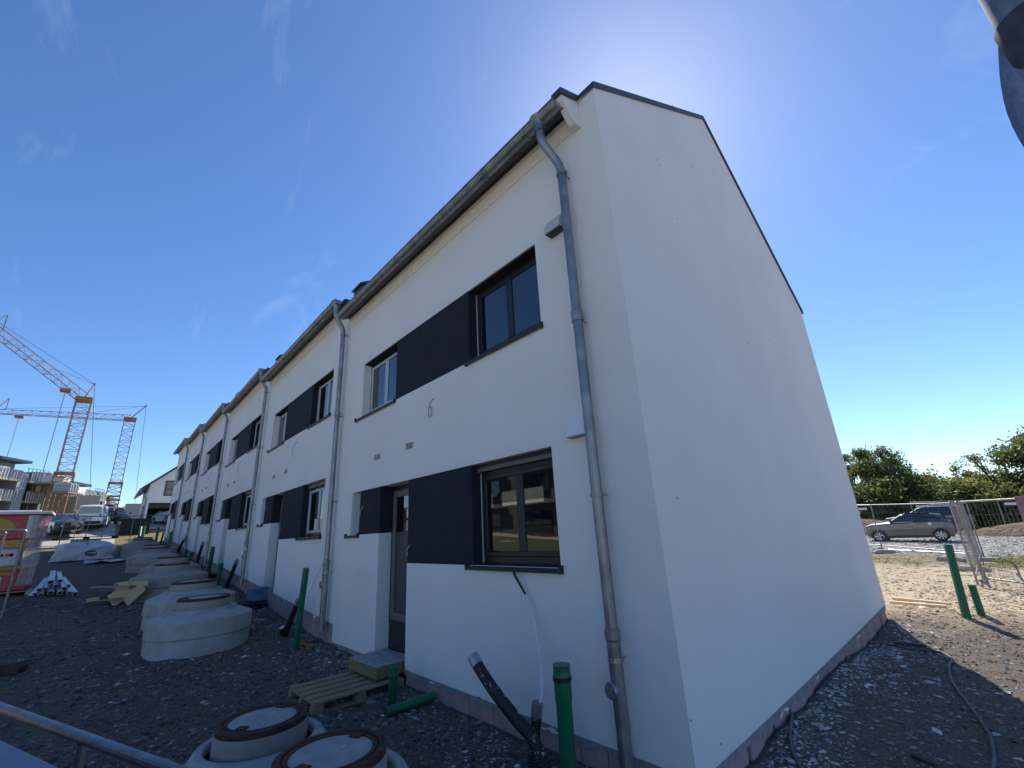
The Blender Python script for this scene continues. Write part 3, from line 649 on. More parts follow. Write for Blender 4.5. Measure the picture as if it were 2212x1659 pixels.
# conduits at the other houses
for k, (bp, tp, lab) in enumerate((
    ((320, 1390), (575, 890), 'black conduit leaning beside the second downpipe, with a sealed round stub at its foot'),
    (None, None, 'black conduit leaning on the wall right of the third house downpipe'),
    (None, None, 'black conduit leaning near the blue capped pipe'),
    (None, None, 'long black conduit leaning low against the fifth downpipe'),
    (None, None, 'black conduit standing at the foot of the last house'))):
    if k == 0:
        b = hit(*zB(400, 1360)); t = on_plane(*zB(575, 890), 1, -.34); conduit([b-np.array([0, 0, .2]), b, t], .055, lab, True, corr=False)
        s = MB(); c = hit(*zB(468, 1225)); s.tube([(0, 0, .0), (-.02, .05, -.12)], .06, 14); so_ = s.build('conduit_stub', MT['black'], None); so_.location = (b[0]+.12, b[1]-.1, b[2]+.2)
        MB().tube([(.003, -.008, .018), (.0, 0, 0)], .05, 14).build('end_cap', MT['lightframe'], so_); tag(so_, 'short black pipe stub with a pale round end cap by the second downpipe', 'pipe')
    else:
        bb, tt = [((600, 1280), (688, 1062)), ((352, 1110), (413, 908)), ((190, 1005), (262, 875)), ((68, 905), (92, 822))][k-1]
        b = hit(*z3(*bb)); t = on_plane(*z3(*tt), 1, min(-.15, b[1]+.05)); conduit([b-np.array([0, 0, .2]), b, t], .06, lab, True, corr=False)
# white cable sleeves rising from conduits to downpipes
for (a, b, lab) in (((690, 830), (900, 390), 'pale cable sleeve running diagonally from the ground to the second downpipe'),):
    A = on_plane(*zB(*a), 1, -.4); B_ = on_plane(*zB(*b), 1, -.08); o = MB().tube([Vector((0, 0, 0)), V3(B_)-V3(A)], .018, 8).build('cable_sleeve', MT['clear'], None); o.location = V3(A); tag(o, lab, 'cable')
# -- manholes with rusty framed lids
def lid(parent, z, r, seed, sub):
    n = 48
    f = MB(); f.lathe([(r, z-.05), (r, z-.012), (r-.012, z), (r-.055, z), (r-.057, z-.012), (r-.068, z-.012), (r-.070, z-.001), (r-.10, z-.002), (r-.104, z-.02)], n); fr = f.build('lid_frame', MT['rust'], parent)
    l = MB(); l.lathe([(r-.10, z-.012), (r-.115, z-.006), (r*.5, z+.001), (.02, z+.004)], n, capt=True); lo_ = l.build('lid', MT['lid'], parent)
    for k, a in enumerate((seed, seed+pi)):
        x, y = math.cos(a)*(r-.145), math.sin(a)*(r-.145); q = MB(); q.box(-.03, .045, -.05, .05, z-.004, z+.008, bev=.01); qo = q.build('lifting_pocket', MT['rust'], lo_); 
        for v in qo.data.vertices:
            cx, cy = v.co.x, v.co.y; v.co.x = x+cx*math.cos(a)-cy*math.sin(a); v.co.y = y+cx*math.sin(a)+cy*math.cos(a)
    return fr
def manhole(x, y, top, label, seed):
    zg = gz(x, y); h = top-zg; o = thing('manhole', label, 'manhole', (x, y, zg), 0, 'pair of manholes with rusty rimmed lids')
    r = .395
    c = MB(); c.lathe([(.86, -.15), (.80, .02), (.60, h-.27), (.545, h-.185), (.525, h-.17), (.47, h-.17), (.455, h-.19), (.45, h-.24)], 48); c.build('cone', MT['concrete'], o)
    g = MB(); g.lathe([(.402, h-.28), (.402, h-.052), (.385, h-.045)], 48); g.build('grade_ring', MT['concreteold'], o)
    lid(o, h, r, seed, True)
    p = MB(); p.box(-.03, .03, -.02, .02, h+.004, h+.008); po = p.build('paper_scrap', MT['stonew'], o); po.location = (.02, .08, 0)
    return o
manhole(-3.30, -2.07, .27, 'concrete manhole with dull rusty rimmed lid, behind the taller one', 2.2)
manhole(-1.77, -1.99, .375, 'concrete manhole with bright rusty rimmed lid, standing tallest of the front pair', 2.0)
# -- concrete tanks
def tank(x, y, label, seed, old=False, s=1.0):
    zg = gz(x, y); o = thing('rainwater_tank', label, 'concrete tank', (x, y, zg), seed*.7, 'concrete tanks with lids along the terrace')
    M_ = MT['concreteold'] if old else MT['concrete']
    b = MB(); b.lathe([(.85*s, -.2), (.85*s, .25), (.84*s, .255), (.835*s, .268)], 40); b.build('base_ring', M_, o)
    u = MB(); u.lathe([(.845*s, .272), (.872*s, .276), (.865*s, .545), (.857*s, .555), (.60, .655), (.572, .66), (.572, .70), (.475, .702), (.47, .64)], 40); u.build('cover_cone', M_, o)
    g = MB(); g.lathe([(.45, .62), (.45, .835), (.43, .84)], 40); g.build('grade_ring', MT['concreteold'], o)
    lid(o, .885, .44, seed, False); return o
tank(-9.2, -1.80, 'pale concrete tank with rusty rimmed lid, first of the row beyond the pallet', 1.0)
tank(-11.35, -1.72, 'concrete tank with rusty rimmed lid, right behind the first tank', 2.0)
tank(-15.9, -1.75, 'mossy stained concrete tank beside the heap of broken planks', 3.0, True, 1.12)
tank(-18.2, -1.55, 'stained concrete tank behind the mossy one by the plank heap', 4.1, True)
tank(-23.0, -1.75, 'concrete tank before the fourth house, nearer of the two there', 5.0)
tank(-25.4, -1.6, 'concrete tank before the fourth house, farther of the two there', 6.0, True)
tank(-30.2, -1.8, 'concrete tank with dark lid next to the white bulk bag', .5, True)
tank(-33.0, -1.7, 'concrete tank behind the white bulk bag', .9)
# -- pallets
def pallet(loc, rz, L_, W_, label, group='wooden pallets', wood=None, nb=5):
    o = thing('wooden_pallet', label, 'pallet', loc, rz, group); wd = wood or MT['wood']
    bw = .145 if nb == 5 else .1; gap = (W_-nb*bw)/(nb-1)
    for i in range(nb):
        y0 = -W_/2+i*(bw+gap); MB().box(-L_/2, L_/2, y0, y0+bw, .122, .144, bev=.003).build('deck_board', wd, o)
    for x in (-L_/2+.05, 0, L_/2-.05): MB().box(x-.05, x+.05, -W_/2, W_/2, .10, .1215, bev=.003).build('cross_board', wd, o)
    for x in (-L_/2+.05, 0, L_/2-.05):
        for y in (-W_/2+.07, 0, W_/2-.07): MB().box(x-.07 if x else -.07, x+.07 if x else .07, y-.05, y+.05, .022, .0995, bev=.003).build('block', wd, o)
    for y in (-W_/2+.07, 0, W_/2-.07): MB().box(-L_/2, L_/2, y-.05, y+.05, 0, .0215, bev=.003).build('bottom_board', wd, o)
    return o
pallet((-4.80, -.63, gz(-4.8, -.6)+.005), math.radians(90), 1.2, 1.0, 'worn wooden pallet lying before the end house door')
pallet((-12.1, -.62, gz(-12.1, -.6)+.01), math.radians(88), 1.2, 1.0, 'dark wooden pallet with blue blocks before the second house door', wood=MT['wooddark'])
pallet((-19.1, -.62, gz(-19.1, -.6)+.01), math.radians(92), 1.2, .9, 'dark wooden pallet before the third house door', wood=MT['wooddark'])
# insulation slab as a doorstep
def slab_thing(name, loc, rz, dx, dy, dz, side, top, label, cat, tilt=(0, 0)):
    o = thing(name, label, cat, loc, rz); o.rotation_euler = (tilt[0], tilt[1], rz)
    n = 14; R_ = random.Random(int(dx*100)); m = MB()
    m.box(-dx/2, dx/2, -dy/2, dy/2, 0, dz-.012, bev=.01); m.build('core', side, o)
    MB().box(-dx/2+.004, dx/2-.004, -dy/2+.004, dy/2-.004, dz-.012, dz, bev=.004).build('facing', top, o)
    return o
slab_thing('insulation_slab', (-4.86, -.10, gz(-4.86, -.3)+.15), math.radians(2), .88, .62, .16, MT['wool'], MT['boardgrey'], 'yellow mineral wool slab with grey facing used as a doorstep on the pallet', 'insulation')
bluem = mat('blue_block', (.10, .20, .29), (.17, .27, .34), 6, .6)
for i, (dx, dz) in enumerate(((0, 0), (.33, .0), (.1, .15))):
    o = MB().box(-.16, .16, -.2, .2, 0, .145, bev=.006).build('foam_block', bluem, None); o.location = (-12.1+dx-.15, -.16, gz(-12.1, -.3)+.16+dz); o.rotation_euler = (0, 0, .1*i)
    tag(o, 'blue foam block stacked on the dark pallet at the second door', 'foam block', 'blue foam blocks on a pallet')
for i, (x, y, w, lab) in enumerate(((-26.2, -.75, 1.0, 'pink foam board lying by the blue capped pipe'), (-31.5, -.45, 1.2, 'bright pink foam board leaning near the fifth house door'), (-33.6, -.9, 1.6, 'long pale pink foam board lying flat before the fifth house'))):
    o = MB().box(-w/2, w/2, -.3, .3, 0, .2, bev=.01).build('foam_board', mat('pink_foam', (.46, .25, .25), (.38, .22, .21), 4, .9) if i == 0 else bpy.data.materials['pink_foam'], None); o.location = (x, y, gz(x, y)+.02); o.rotation_euler = (.15 if i == 1 else 0, 0, .3*i); tag(o, lab, 'foam board')
yl = mat('yellow_boot_rubber', (.20, .13, .03), rough=.8)
for i, (x, y) in enumerate(((-7.62, -.34), (-7.35, -.30))):
    m = MB(); m.lathe([(.0, 0), (.06, .01), (.075, .05), (.06, .09), (.0, .105)], 14); o = m.build('yellow_lump', yl, None); o.scale = (1.7, 1, .8); o.location = (x, y, gz(x, y)); o.rotation_euler = (0, 0, .4*i); tag(o, 'small yellow foam lump lying at the foot of the second downpipe', 'foam lump', 'yellow lumps by the downpipe')
# ------------------------------------------------------------------ site fences
def wires(m, L_, h, z0, dv, dh, r=.0014, x0=.0):
    n = int(L_/dv)
    for i in range(1, n): m.beam((x0+L_*i/n, 0, z0), (x0+L_*i/n, 0, h), r*2)
    k = max(2, int((h-z0)/dh))
    for i in range(1, k): m.beam((x0, .003, z0+(h-z0)*i/k), (x0+L_, .003, z0+(h-z0)*i/k), r*2)
def fence_panel(p0, p1, label, h=2.0, dv=.11, dh=.28, group='mesh site fence panels', sign=None, r=.021, zs=None):
    p0 = V3(p0); p1 = V3(p1); d = p1-p0; L_ = math.hypot(d.x, d.y); rz = math.atan2(d.y, d.x)
    o = thing('site_fence_panel', label, 'fence', tuple(p0), rz, group); o.rotation_euler = (0, -math.atan2(d.z, L_), rz)
    q = MB(); q.tube([(0, 0, .02), (0, 0, h)], r, 8); q.build('post', MT['galvdull'], o)
    q = MB(); q.tube([(L_, 0, .02), (L_, 0, h)], r, 8); q.build('post', MT['galvdull'], o)
    q = MB(); q.tube([(0, 0, h-.02), (.03, 0, h+.02), (.08, 0, h+.03), (L_-.08, 0, h+.03), (L_-.03, 0, h+.02), (L_, 0, h-.02)], r, 8); q.build('top_rail', MT['galvdull'], o)
    q = MB(); q.tube([(0, 0, .17), (L_, 0, .17)], r*.9, 8); q.build('bottom_rail', MT['galvdull'], o)
    w = MB(); wires(w, L_, h, .17, dv, dh); wo_ = w.build('wire_mesh', MT['galvdull'], o); wo_['kind'] = 'stuff'
    if sign:
        MB().box(sign[0], sign[0]+sign[2], -.03, -.024, sign[1], sign[1]+sign[3]).build('name_plate', sign[4], o)
    return o
def fence_foot(x, y, rz, label, dark=True, z=None):
    m = MB(); m.prism([(-.35, 0), (.35, 0), (.35, .08), (.27, .14), (-.27, .14), (-.35, .08)], 1, -.115, .115); o = fixn(m.build('ballast_block', MT['wooddark'] if dark else MT['concreteold'], None))
    o.location = (x, y, (gz(x, y) if z is None else z)+.0); o.rotation_euler = (0, 0, rz); tag(o, label, 'ballast block', 'ballast blocks of the site fences'); return o
# near left: two panels meeting, seen edge-on at the border of the picture
bF = hit(*z2(5, 1180)); bF2 = bF+np.array([-.55, -.42, 0.0])
fence_panel(bF, (bF[0]-.7, bF[1]-3.4, bF[2]+.03), 'galvanised mesh fence panel standing before the red and yellow insulation packs', r=.03)
fence_panel(bF2, (bF2[0]-1.2, bF2[1]-3.3, bF2[2]+.06), 'galvanised mesh fence panel clamped behind the nearer panel by the insulation packs', r=.03)
c = MB(); c.beam(V3(bF)+Vector((.04, .03, 1.02)), V3(bF2)+Vector((-.04, -.03, 1.02)), .05, .07); tag(c.build('fence_clamp', mat('orange_clamp', (.28, .13, .05), rough=.7), None), 'brown clamp joining the two near fence panels', 'clamp')
hs = hit(*z4l_(120, 800)) if 'z4l_' in globals() else np.array([-9.6, -4.35, .1])
fence_foot(-9.55, -4.45, math.radians(65), 'dark rubber ballast block lying on the gravel near the insulation packs')
# barrier with rail close to the camera, lower left corner
o = thing('steel_barrier', 'galvanised tube barrier with steel sheet close below the viewpoint', 'barrier', (-1.783, -3.784, gz(-1.8, -3.8)))
u = (Vector((-.19, -3.213, 0))-Vector((-1.783, -3.784, 0))).normalized(); zt_ = 1.1-o.location.z
MB().tube([u*-1.6+Vector((0, 0, zt_)), u*2.5+Vector((0, 0, zt_))], .021, 14).build('top_rail', MT['galvdull'], o)
for t in (1.02, -.6, 2.48): MB().tube([u*t+Vector((0, 0, zt_-.02)), u*t+Vector((0, 0, 0))], .02, 12).build('post', MT['galvdull'], o)
MB().tube([u*-1.6+Vector((0, 0, .2)), u*2.5+Vector((0, 0, .2))], .018, 10).build('bottom_rail', MT['galvdull'], o)
o2 = thing('steel_box', 'pale galvanised sheet steel box standing directly below the viewpoint', 'steel box', (.02, -3.86, gz(.0, -3.9)), math.radians(19.3))
m = MB(); m.box(-1.4, .75, -.6, .30, .05, 1.3-o2.location.z, bev=.03); m.build('box_body', mat('pale_blue_sheet', (.15, .18, .23), (.19, .22, .27), 60, .6, metal=.15, detail=3), o2)
MB().box(-1.42, .77, -.62, .32, 1.3-o2.location.z-.06, 1.3-o2.location.z-.03, bev=.01).build('rim', MT['galvdull'], o2)
for sx in (-1.2, .55):
    for sy in (-.5, .1): MB().box(sx-.05, sx+.05, sy-.05, sy+.05, -.1, .05).build('foot', MT['galvdull'], o2)
# galvanised post with collar beside the viewpoint, upper right corner
pc = np.array([2.322, -2.466, 2.669]); pc = CAM+(pc-CAM)*1.35
px_, py_ = pc[0]+.058, pc[1]+.03
o = thing('galvanised_post', 'galvanised steel pole with dark collar and plastic film beside the viewpoint', 'pole', (px_, py_, gz(px_, py_)))
zk = pc[2]-o.location.z
MB().tube([(0, 0, -.1), (0, 0, zk-.12)], .055, 24).build('lower_tube', MT['galvdull'], o)
MB().tube([(0, 0, zk-.14), (0, 0, zk-.11), (0, 0, zk), (0, 0, zk+.004)], [.052, .062, .066, .06], 24).build('collar', mat('dark_collar', (.05, .055, .065), (.08, .085, .095), 25, .5, metal=.5), o)
MB().tube([(0, 0, zk+.003), (0, 0, zk+2.2)], .058, 24).build('upper_tube', mat('blue_grey_steel', (.15, .19, .25), (.20, .25, .31), 30, .85, spec=.2), o)
fm = MB(); fp = []
for i in range(9):
    t = i/8; fp.append((-.062-.03*math.sin(t*2.2)-.012*t, .012+.03*t, zk-.012-.30*t, .07*(1-.75*max(0, t-.62)/.38)))
vv = []
for a_ in fp: vv += [(a_[0], a_[1], a_[2]), (a_[0]+a_[3]*.75, a_[1]-a_[3]*.7, a_[2])]
fm.add(vv, [(2*i, 2*i+2, 2*i+3, 2*i+1) for i in range(len(fp)-1)], True)
fo = fm.build('plastic_film', mat('frosted_film', (.26, .33, .45), (.17, .23, .34), 90, .8, stretch=(1, 1, .5), detail=3), o); sd = fo.modifiers.new('thickness', 'SOLIDIFY'); sd.thickness = .002
# ------------------------------------------------------------------ packs of insulation on pallets at the left
redf = mat('red_film', (.42, .035, .04), (.36, .03, .05), 6, .4, c3=(.5, .25, .24), s3=3, r3=(.62, .75))
yelw = mat('yellow_wool', (.40, .25, .06), (.50, .34, .10), 7, .9, bump=.6, bscale=30, stretch=(1, 1, 6))
whf = mat('white_film', (.55, .55, .56), (.45, .45, .47), 5, .45)
lid_ = mat('white_board', (.68, .66, .62), (.58, .56, .52), 4, .8)
sx, sy = -18.5, -4.92; zs = terrain(sx, sy)+.02
def pack(x0, x1, y0, y1, z0, z1, m, label, extras=()):
    o = thing('insulation_pack', label, 'insulation pack', ((x0+x1)/2, (y0+y1)/2, z0), 0, 'stacked insulation packs')
    MB().box((x0-x1)/2, (x1-x0)/2, (y0-y1)/2, (y1-y0)/2, 0, z1-z0, bev=.045).build('pack_body', m, o)
    n = max(1, int((z1-z0)/.13))
    for (nm, a, b, c, d, mm) in extras:                      # patches on the face towards the terrace end (local y, z)
        MB().box((x1-x0)/2-.003, (x1-x0)/2+.004, a, b, c, d).build(nm, mm, o)
    return o
pallet((sx-.62, sy-1.15, zs), math.pi/2, 2.4, 1.2, 'pale timber pallet carrying the stack of red and yellow packs', group=None, wood=MT['woodlight'])
pack(sx-1.2, sx, sy-2.3, sy-.06, zs+.15, zs+.74, redf, 'glossy red film pack lowest on the pale pallet', (('label', .15, .55, .22, .42, whf),))
pack(sx-1.16, sx-.02, sy-2.28, sy-.1, zs+.745, zs+.86, yelw, 'thin bare yellow wool slab above the lowest red pack')
pack(sx-1.14, sx+.03, sy-2.28, sy-.42, zs+.865, zs+1.36, whf, 'pale ribbed pack with dark lettering between yellow slabs', tuple(('stripe', -.85+.16*i, -.79+.16*i, .04, .46, MT['lightframe']) for i in range(11)) + (('lettering', .45, .62, .28, .36, MT['black']), ('lettering', .66, .84, .28, .36, redf)))
pack(sx-1.16, sx, sy-2.28, sy-.08, zs+1.365, zs+1.62, yelw, 'bare yellow wool slabs under the big red printed pack')
# red pack with yellow disc
o = pack(sx-1.2, sx, sy-2.3, sy-.02, zs+1.625, zs+2.36, redf, 'sunlit red pack printed with a large yellow oval')
m = MB(); pts = [(.45*math.cos(a)*1.25-.05, .36+.28*math.sin(a)) for a in np.linspace(0, 2*pi, 30)[:-1]]; m.prism(pts, 0, .601, .606); m.build('yellow_print', yelw, o)
m = MB(); m.box(.60, .607, .74, .98, .03, .70); m.build('white_print', whf, o)
o = MB().box(-.66, .66, -1.2, 1.2, 0, .085, bev=.01).build('cover_board', lid_, None); o.location = (sx-.6, sy-1.12, zs+2.365); tag(o, 'white cover board lying on top of the insulation packs', 'board')
pack(sx-1.05, sx-.2, sy-2.2, sy-.2, zs+2.455, zs+2.5, whf, 'crumpled film sheet on the cover board of the insulation packs')
# loose film at the corner
m = MB(); R_ = random.Random(4); P = [[(sx+.01+R_.uniform(0, .07), sy-.30+.34*i/4+R_.uniform(-.03, .03), zs+.3+2.0*j/9) for i in range(5)] for j in range(10)]
for j in range(9):
    for i in range(4): m.quad(P[j][i], P[j][i+1], P[j+1][i+1], P[j+1][i])
o = m.build('plastic_film', mat('loose_film', (.6, .56, .56), rough=.3, alpha=.35), None); sd = o.modifiers.new('t', 'SOLIDIFY'); sd.thickness = .003; tag(o, 'torn clear film hanging at the corner of the insulation packs', 'plastic film')
# white profiles in a fanned heap
for i in range(15):
    t = i/14; row = i % 3
    x0, y0 = -17.75+random.uniform(-.15, .15), -4.80+.95*t; zz = terrain(x0, y0)+.05+.40*math.sin(pi*min(1, t*1.05))*(.2+.4*row)
    a0 = Vector((x0, y0, zz)); b0 = Vector((x0-1.7, -4.45+.62*(t-.5), zz+.22+random.uniform(-.05, .05)))
    d = b0-a0; w = random.uniform(.10, .13); m = MB()
    m.beam((0, 0, 0), d, w, w*.85); o = thing('white_profile', 'long white plastic profile in the fanned heap beside the insulation packs', 'profile', tuple(a0), 0, 'heap of white plastic profiles')
    m.build('profile_body', mat('white_plastic', (.62, .65, .70), (.5, .53, .58), 3, .4) if i == 0 else bpy.data.materials['white_plastic'], o)
    dn = d.normalized(); q = MB(); q.beam(-dn*.002, -dn*.006, w*.82, w*.68); q.build('dark_end_plate', MT['black'], o)  # black plate on the solid end paints the shade of a hollow
# broken planks beside the mossy tank
R_ = random.Random(12)
for i, (a, b, w, mm, lab) in enumerate((((-15.9, -3.45, .40), (-14.8, -2.65, .46), .26, 'wood', 'brown plank lying on top of the plank heap'), ((-15.3, -3.05, .05), (-15.0, -2.7, .42), .38, 'woodlight', 'pale broken board with a knot hole in the plank heap'), ((-15.0, -2.75, .05), (-14.75, -2.45, .45), .30, 'woodlight', 'pale board leaning on the mossy tank in the plank heap'), ((-16.2, -3.55, .03), (-15.8, -3.3, .10), .10, 'woodlight', 'thin pale splinter of board beside the plank heap'), ((-17.2, -3.2, .30), (-15.9, -2.6, .36), .26, 'wooddark', 'dark weathered board behind the plank heap'), ((-16.4, -2.9, .20), (-15.2, -2.5, .44), .12, 'wood', 'narrow brown batten across the plank heap'))):
    m = MB(); A = Vector(a); A.z += terrain(a[0], a[1]); B_ = Vector(b); B_.z += terrain(b[0], b[1]); m.beam(Vector((0, 0, 0)), B_-A, *((.035, w) if mm == 'woodlight' else (w, .035))); o = m.build('plank', MT[mm], None); o.location = A; tag(o, lab, 'plank', 'heap of broken planks')
for i, (a, b, w, mm, lab) in enumerate((((-16.5, -3.0, .30), (-15.3, -2.4, .50), .16, 'woodlight', 'pale batten sticking out behind the plank heap'), ((-16.9, -2.75, .12), (-15.6, -2.45, .22), .3, 'wooddark', 'dark board low at the back of the plank heap'), ((-15.6, -3.25, .08), (-14.9, -2.9, .16), .2, 'wood', 'short brown board at the front of the plank heap'), ((-15.35, -2.95, .46), (-14.65, -2.35, .52), .14, 'woodlight', 'pale batten lying across the top of the plank heap'))):
    m = MB(); A = Vector(a); A.z += terrain(a[0], a[1]); B_ = Vector(b); B_.z += terrain(b[0], b[1]); m.beam(Vector((0, 0, 0)), B_-A, *((.04, w) if mm == 'woodlight' else (w, .04))); o = m.build('plank', MT[mm], None); o.location = A; tag(o, lab, 'plank', 'heap of broken planks')
for i in range(4):
    m = MB(); m.beam((0, 0, 0), (.6, .02*i, .26), .08, .03); o = m.build('metal_strip', MT['galv'], None); o.location = (-15.95+.04*i, -3.1+.07*i, terrain(-15.9, -3)+.03+.01*i); tag(o, 'short bright metal strip under the plank heap', 'metal strip', 'metal strips under the planks')
# white bulk bag, slumped
bg_ = thing('bulk_bag', 'slumped white woven bulk bag with a green oval print', 'bag', (-30.6, -4.05, terrain(-30.6, -4.05)), math.radians(105)); bg_.scale = (1, 1, .88)
nu, nw = 40, 18; vs = []; fs = []
for j in range(nw+1):
    t = j/nw
    for i in range(nu):
        a = 2*pi*i/nu; sq = 1/max(abs(math.cos(a)), abs(math.sin(a)))**.55
        prof = (1.02-.10*t) if t < .8 else (.94-.9*((t-.8)/.2)**1.6)
        wob = 1+.05*math.sin(3*a+5*t)+.035*math.sin(7*a-9*t)+.02*math.sin(13*a+17*t)
        r = prof*sq*wob
        z = (1.0*t if t < .8 else .8+.2*math.sin((t-.8)/.2*pi/2))*(.92+.10*math.sin(a*2+1)+.05*math.sin(5*a))
        vs.append((1.25*r*math.cos(a)*.95, .75*r*math.sin(a), z))
for j in range(nw):
    for i in range(nu): fs.append((j*nu+i, j*nu+(i+1) % nu, (j+1)*nu+(i+1) % nu, (j+1)*nu+i))
fs.append(tuple(nw*nu+i for i in range(nu))); m = MB(); m.add(vs, fs, True); m.build('bag_body', mat('woven_bag', (.60, .60, .63), (.52, .52, .56), 2.5, .75, bump=.6, bscale=5, bdist=.08), bg_)
def bag_patch(nm, ac, tc, ra, rt, mm, n=20):               # oval print following the bag surface
    def S(a, t):
        sq = 1/max(abs(math.cos(a)), abs(math.sin(a)))**.55; wob = 1+.05*math.sin(3*a+5*t)+.035*math.sin(7*a-9*t)+.02*math.sin(13*a+17*t); r = (1.02-.10*t)*sq*wob+.012
        return (1.25*r*math.cos(a)*.95, .75*r*math.sin(a), 1.0*t*(.92+.10*math.sin(a*2+1)+.05*math.sin(5*a)))
    v = [S(ac, tc)]+[S(ac+ra*math.cos(2*pi*k/n), tc+rt*math.sin(2*pi*k/n)) for k in range(n)]
    q = MB(); q.add(v, [(0, 1+k, 1+(k+1) % n) for k in range(n)]); q.build(nm, mm, bg_)
grn = mat('green_print', (.02, .16, .09), rough=.7)
bag_patch('green_print', -pi/2+.05, .44, .22, .22, grn); bag_patch('white_print', -pi/2+.05, .45, .21, .055, bpy.data.materials['woven_bag'])
m = MB(); R_ = random.Random(8); P = [[(-.7+1.4*i/6+R_.uniform(-.08, .08), -.35+.7*j/3+R_.uniform(-.08, .08), .03+R_.uniform(0, .16)) for i in range(7)] for j in range(4)]
m.add([p for r_ in P for p in r_], [(j*7+i, j*7+i+1, j*7+i+8, j*7+i+7) for j in range(3) for i in range(6)], True); o = m.build('plastic_sheet', bpy.data.materials['woven_bag'], None); o.location = (-27.9, -3.2, terrain(-27.9, -3.2)); o.rotation_euler = (0, 0, 1.5); tag(o, 'crumpled white sheet scrap on the gravel before the bulk bag', 'plastic sheet')
# dark pallet leaning behind the bag and boards on it
pallet((-33.6, -4.2, terrain(-33.6, -4.2)+.85), math.radians(100), 2.6, 1.0, 'dark pallet lying on rubble behind the bulk bag', wood=MT['wooddark'])
m = MB(); m.box(-.5, .5, -.6, .6, -.9, .845); o = m.build('stone_pallet_load', MT['concreteold'], None); o.location = (-33.6, -4.2, terrain(-33.6, -4.2)+.0); tag(o, 'grey concrete load under the dark pallet behind the bulk bag', 'concrete block')
# ------------------------------------------------------------------ street, far fence, vehicles
XS = np.linspace(-56, -40.5, 24); YS = np.linspace(-60, -2.8, 40); vs = [(x, y, terrain(x, y)+.03) for x in XS for y in YS]
m = MB(); m.add(vs, [(i*40+j, (i+1)*40+j, (i+1)*40+j+1, i*40+j+1) for i in range(23) for j in range(39)], True)
st = m.build('street', mat('pale_street', (.33, .31, .28), (.42, .40, .37), 1.2, .9, bump=.3, bscale=30, c3=(.25, .24, .22), s3=.6), None); st['kind'] = 'structure'
m = MB()
for j in range(38):
    y0, y1 = -60+1.5*j, -60+1.5*j+1.48; m = MB(); m.box(-40.52, -40.36, y0, y1, terrain(-40.4, y0)-.3, terrain(-40.5, y0)+.13, bev=.015); m.build('kerb_stone', MT['concrete'], st)
Pf = [(-38.9, -8.9), (-38.7, -5.5), (-38.9, -2.1), (-39.3, 0)]
for i in range(3):
    a, b = Pf[i], Pf[i+1]
    fence_panel((a[0], a[1], terrain(*a)), (b[0], b[1], terrain(*b)), ['mesh fence panel before the street, behind the insulation packs', 'mesh fence panel with a small yellow plate before the white van', 'mesh fence panel between the white van and the last row house'][i], dv=.2, dh=.4, sign=(.35, 1.5, .3, .2, mat('yellow_plate', (.6, .5, .15), rough=.5)) if i == 1 else None)
for (a, b, lab) in (((-41.4, -7.2), (-39.6, -4.4), 'loose fence panel leaning behind the white van fence line'), ((-41.2, -5.0), (-39.9, -3.6), 'short folded fence panel beside the white van')):
    fence_panel((a[0], a[1], terrain(*a)), (b[0], b[1], terrain(*b)), lab, dv=.25, dh=.5)
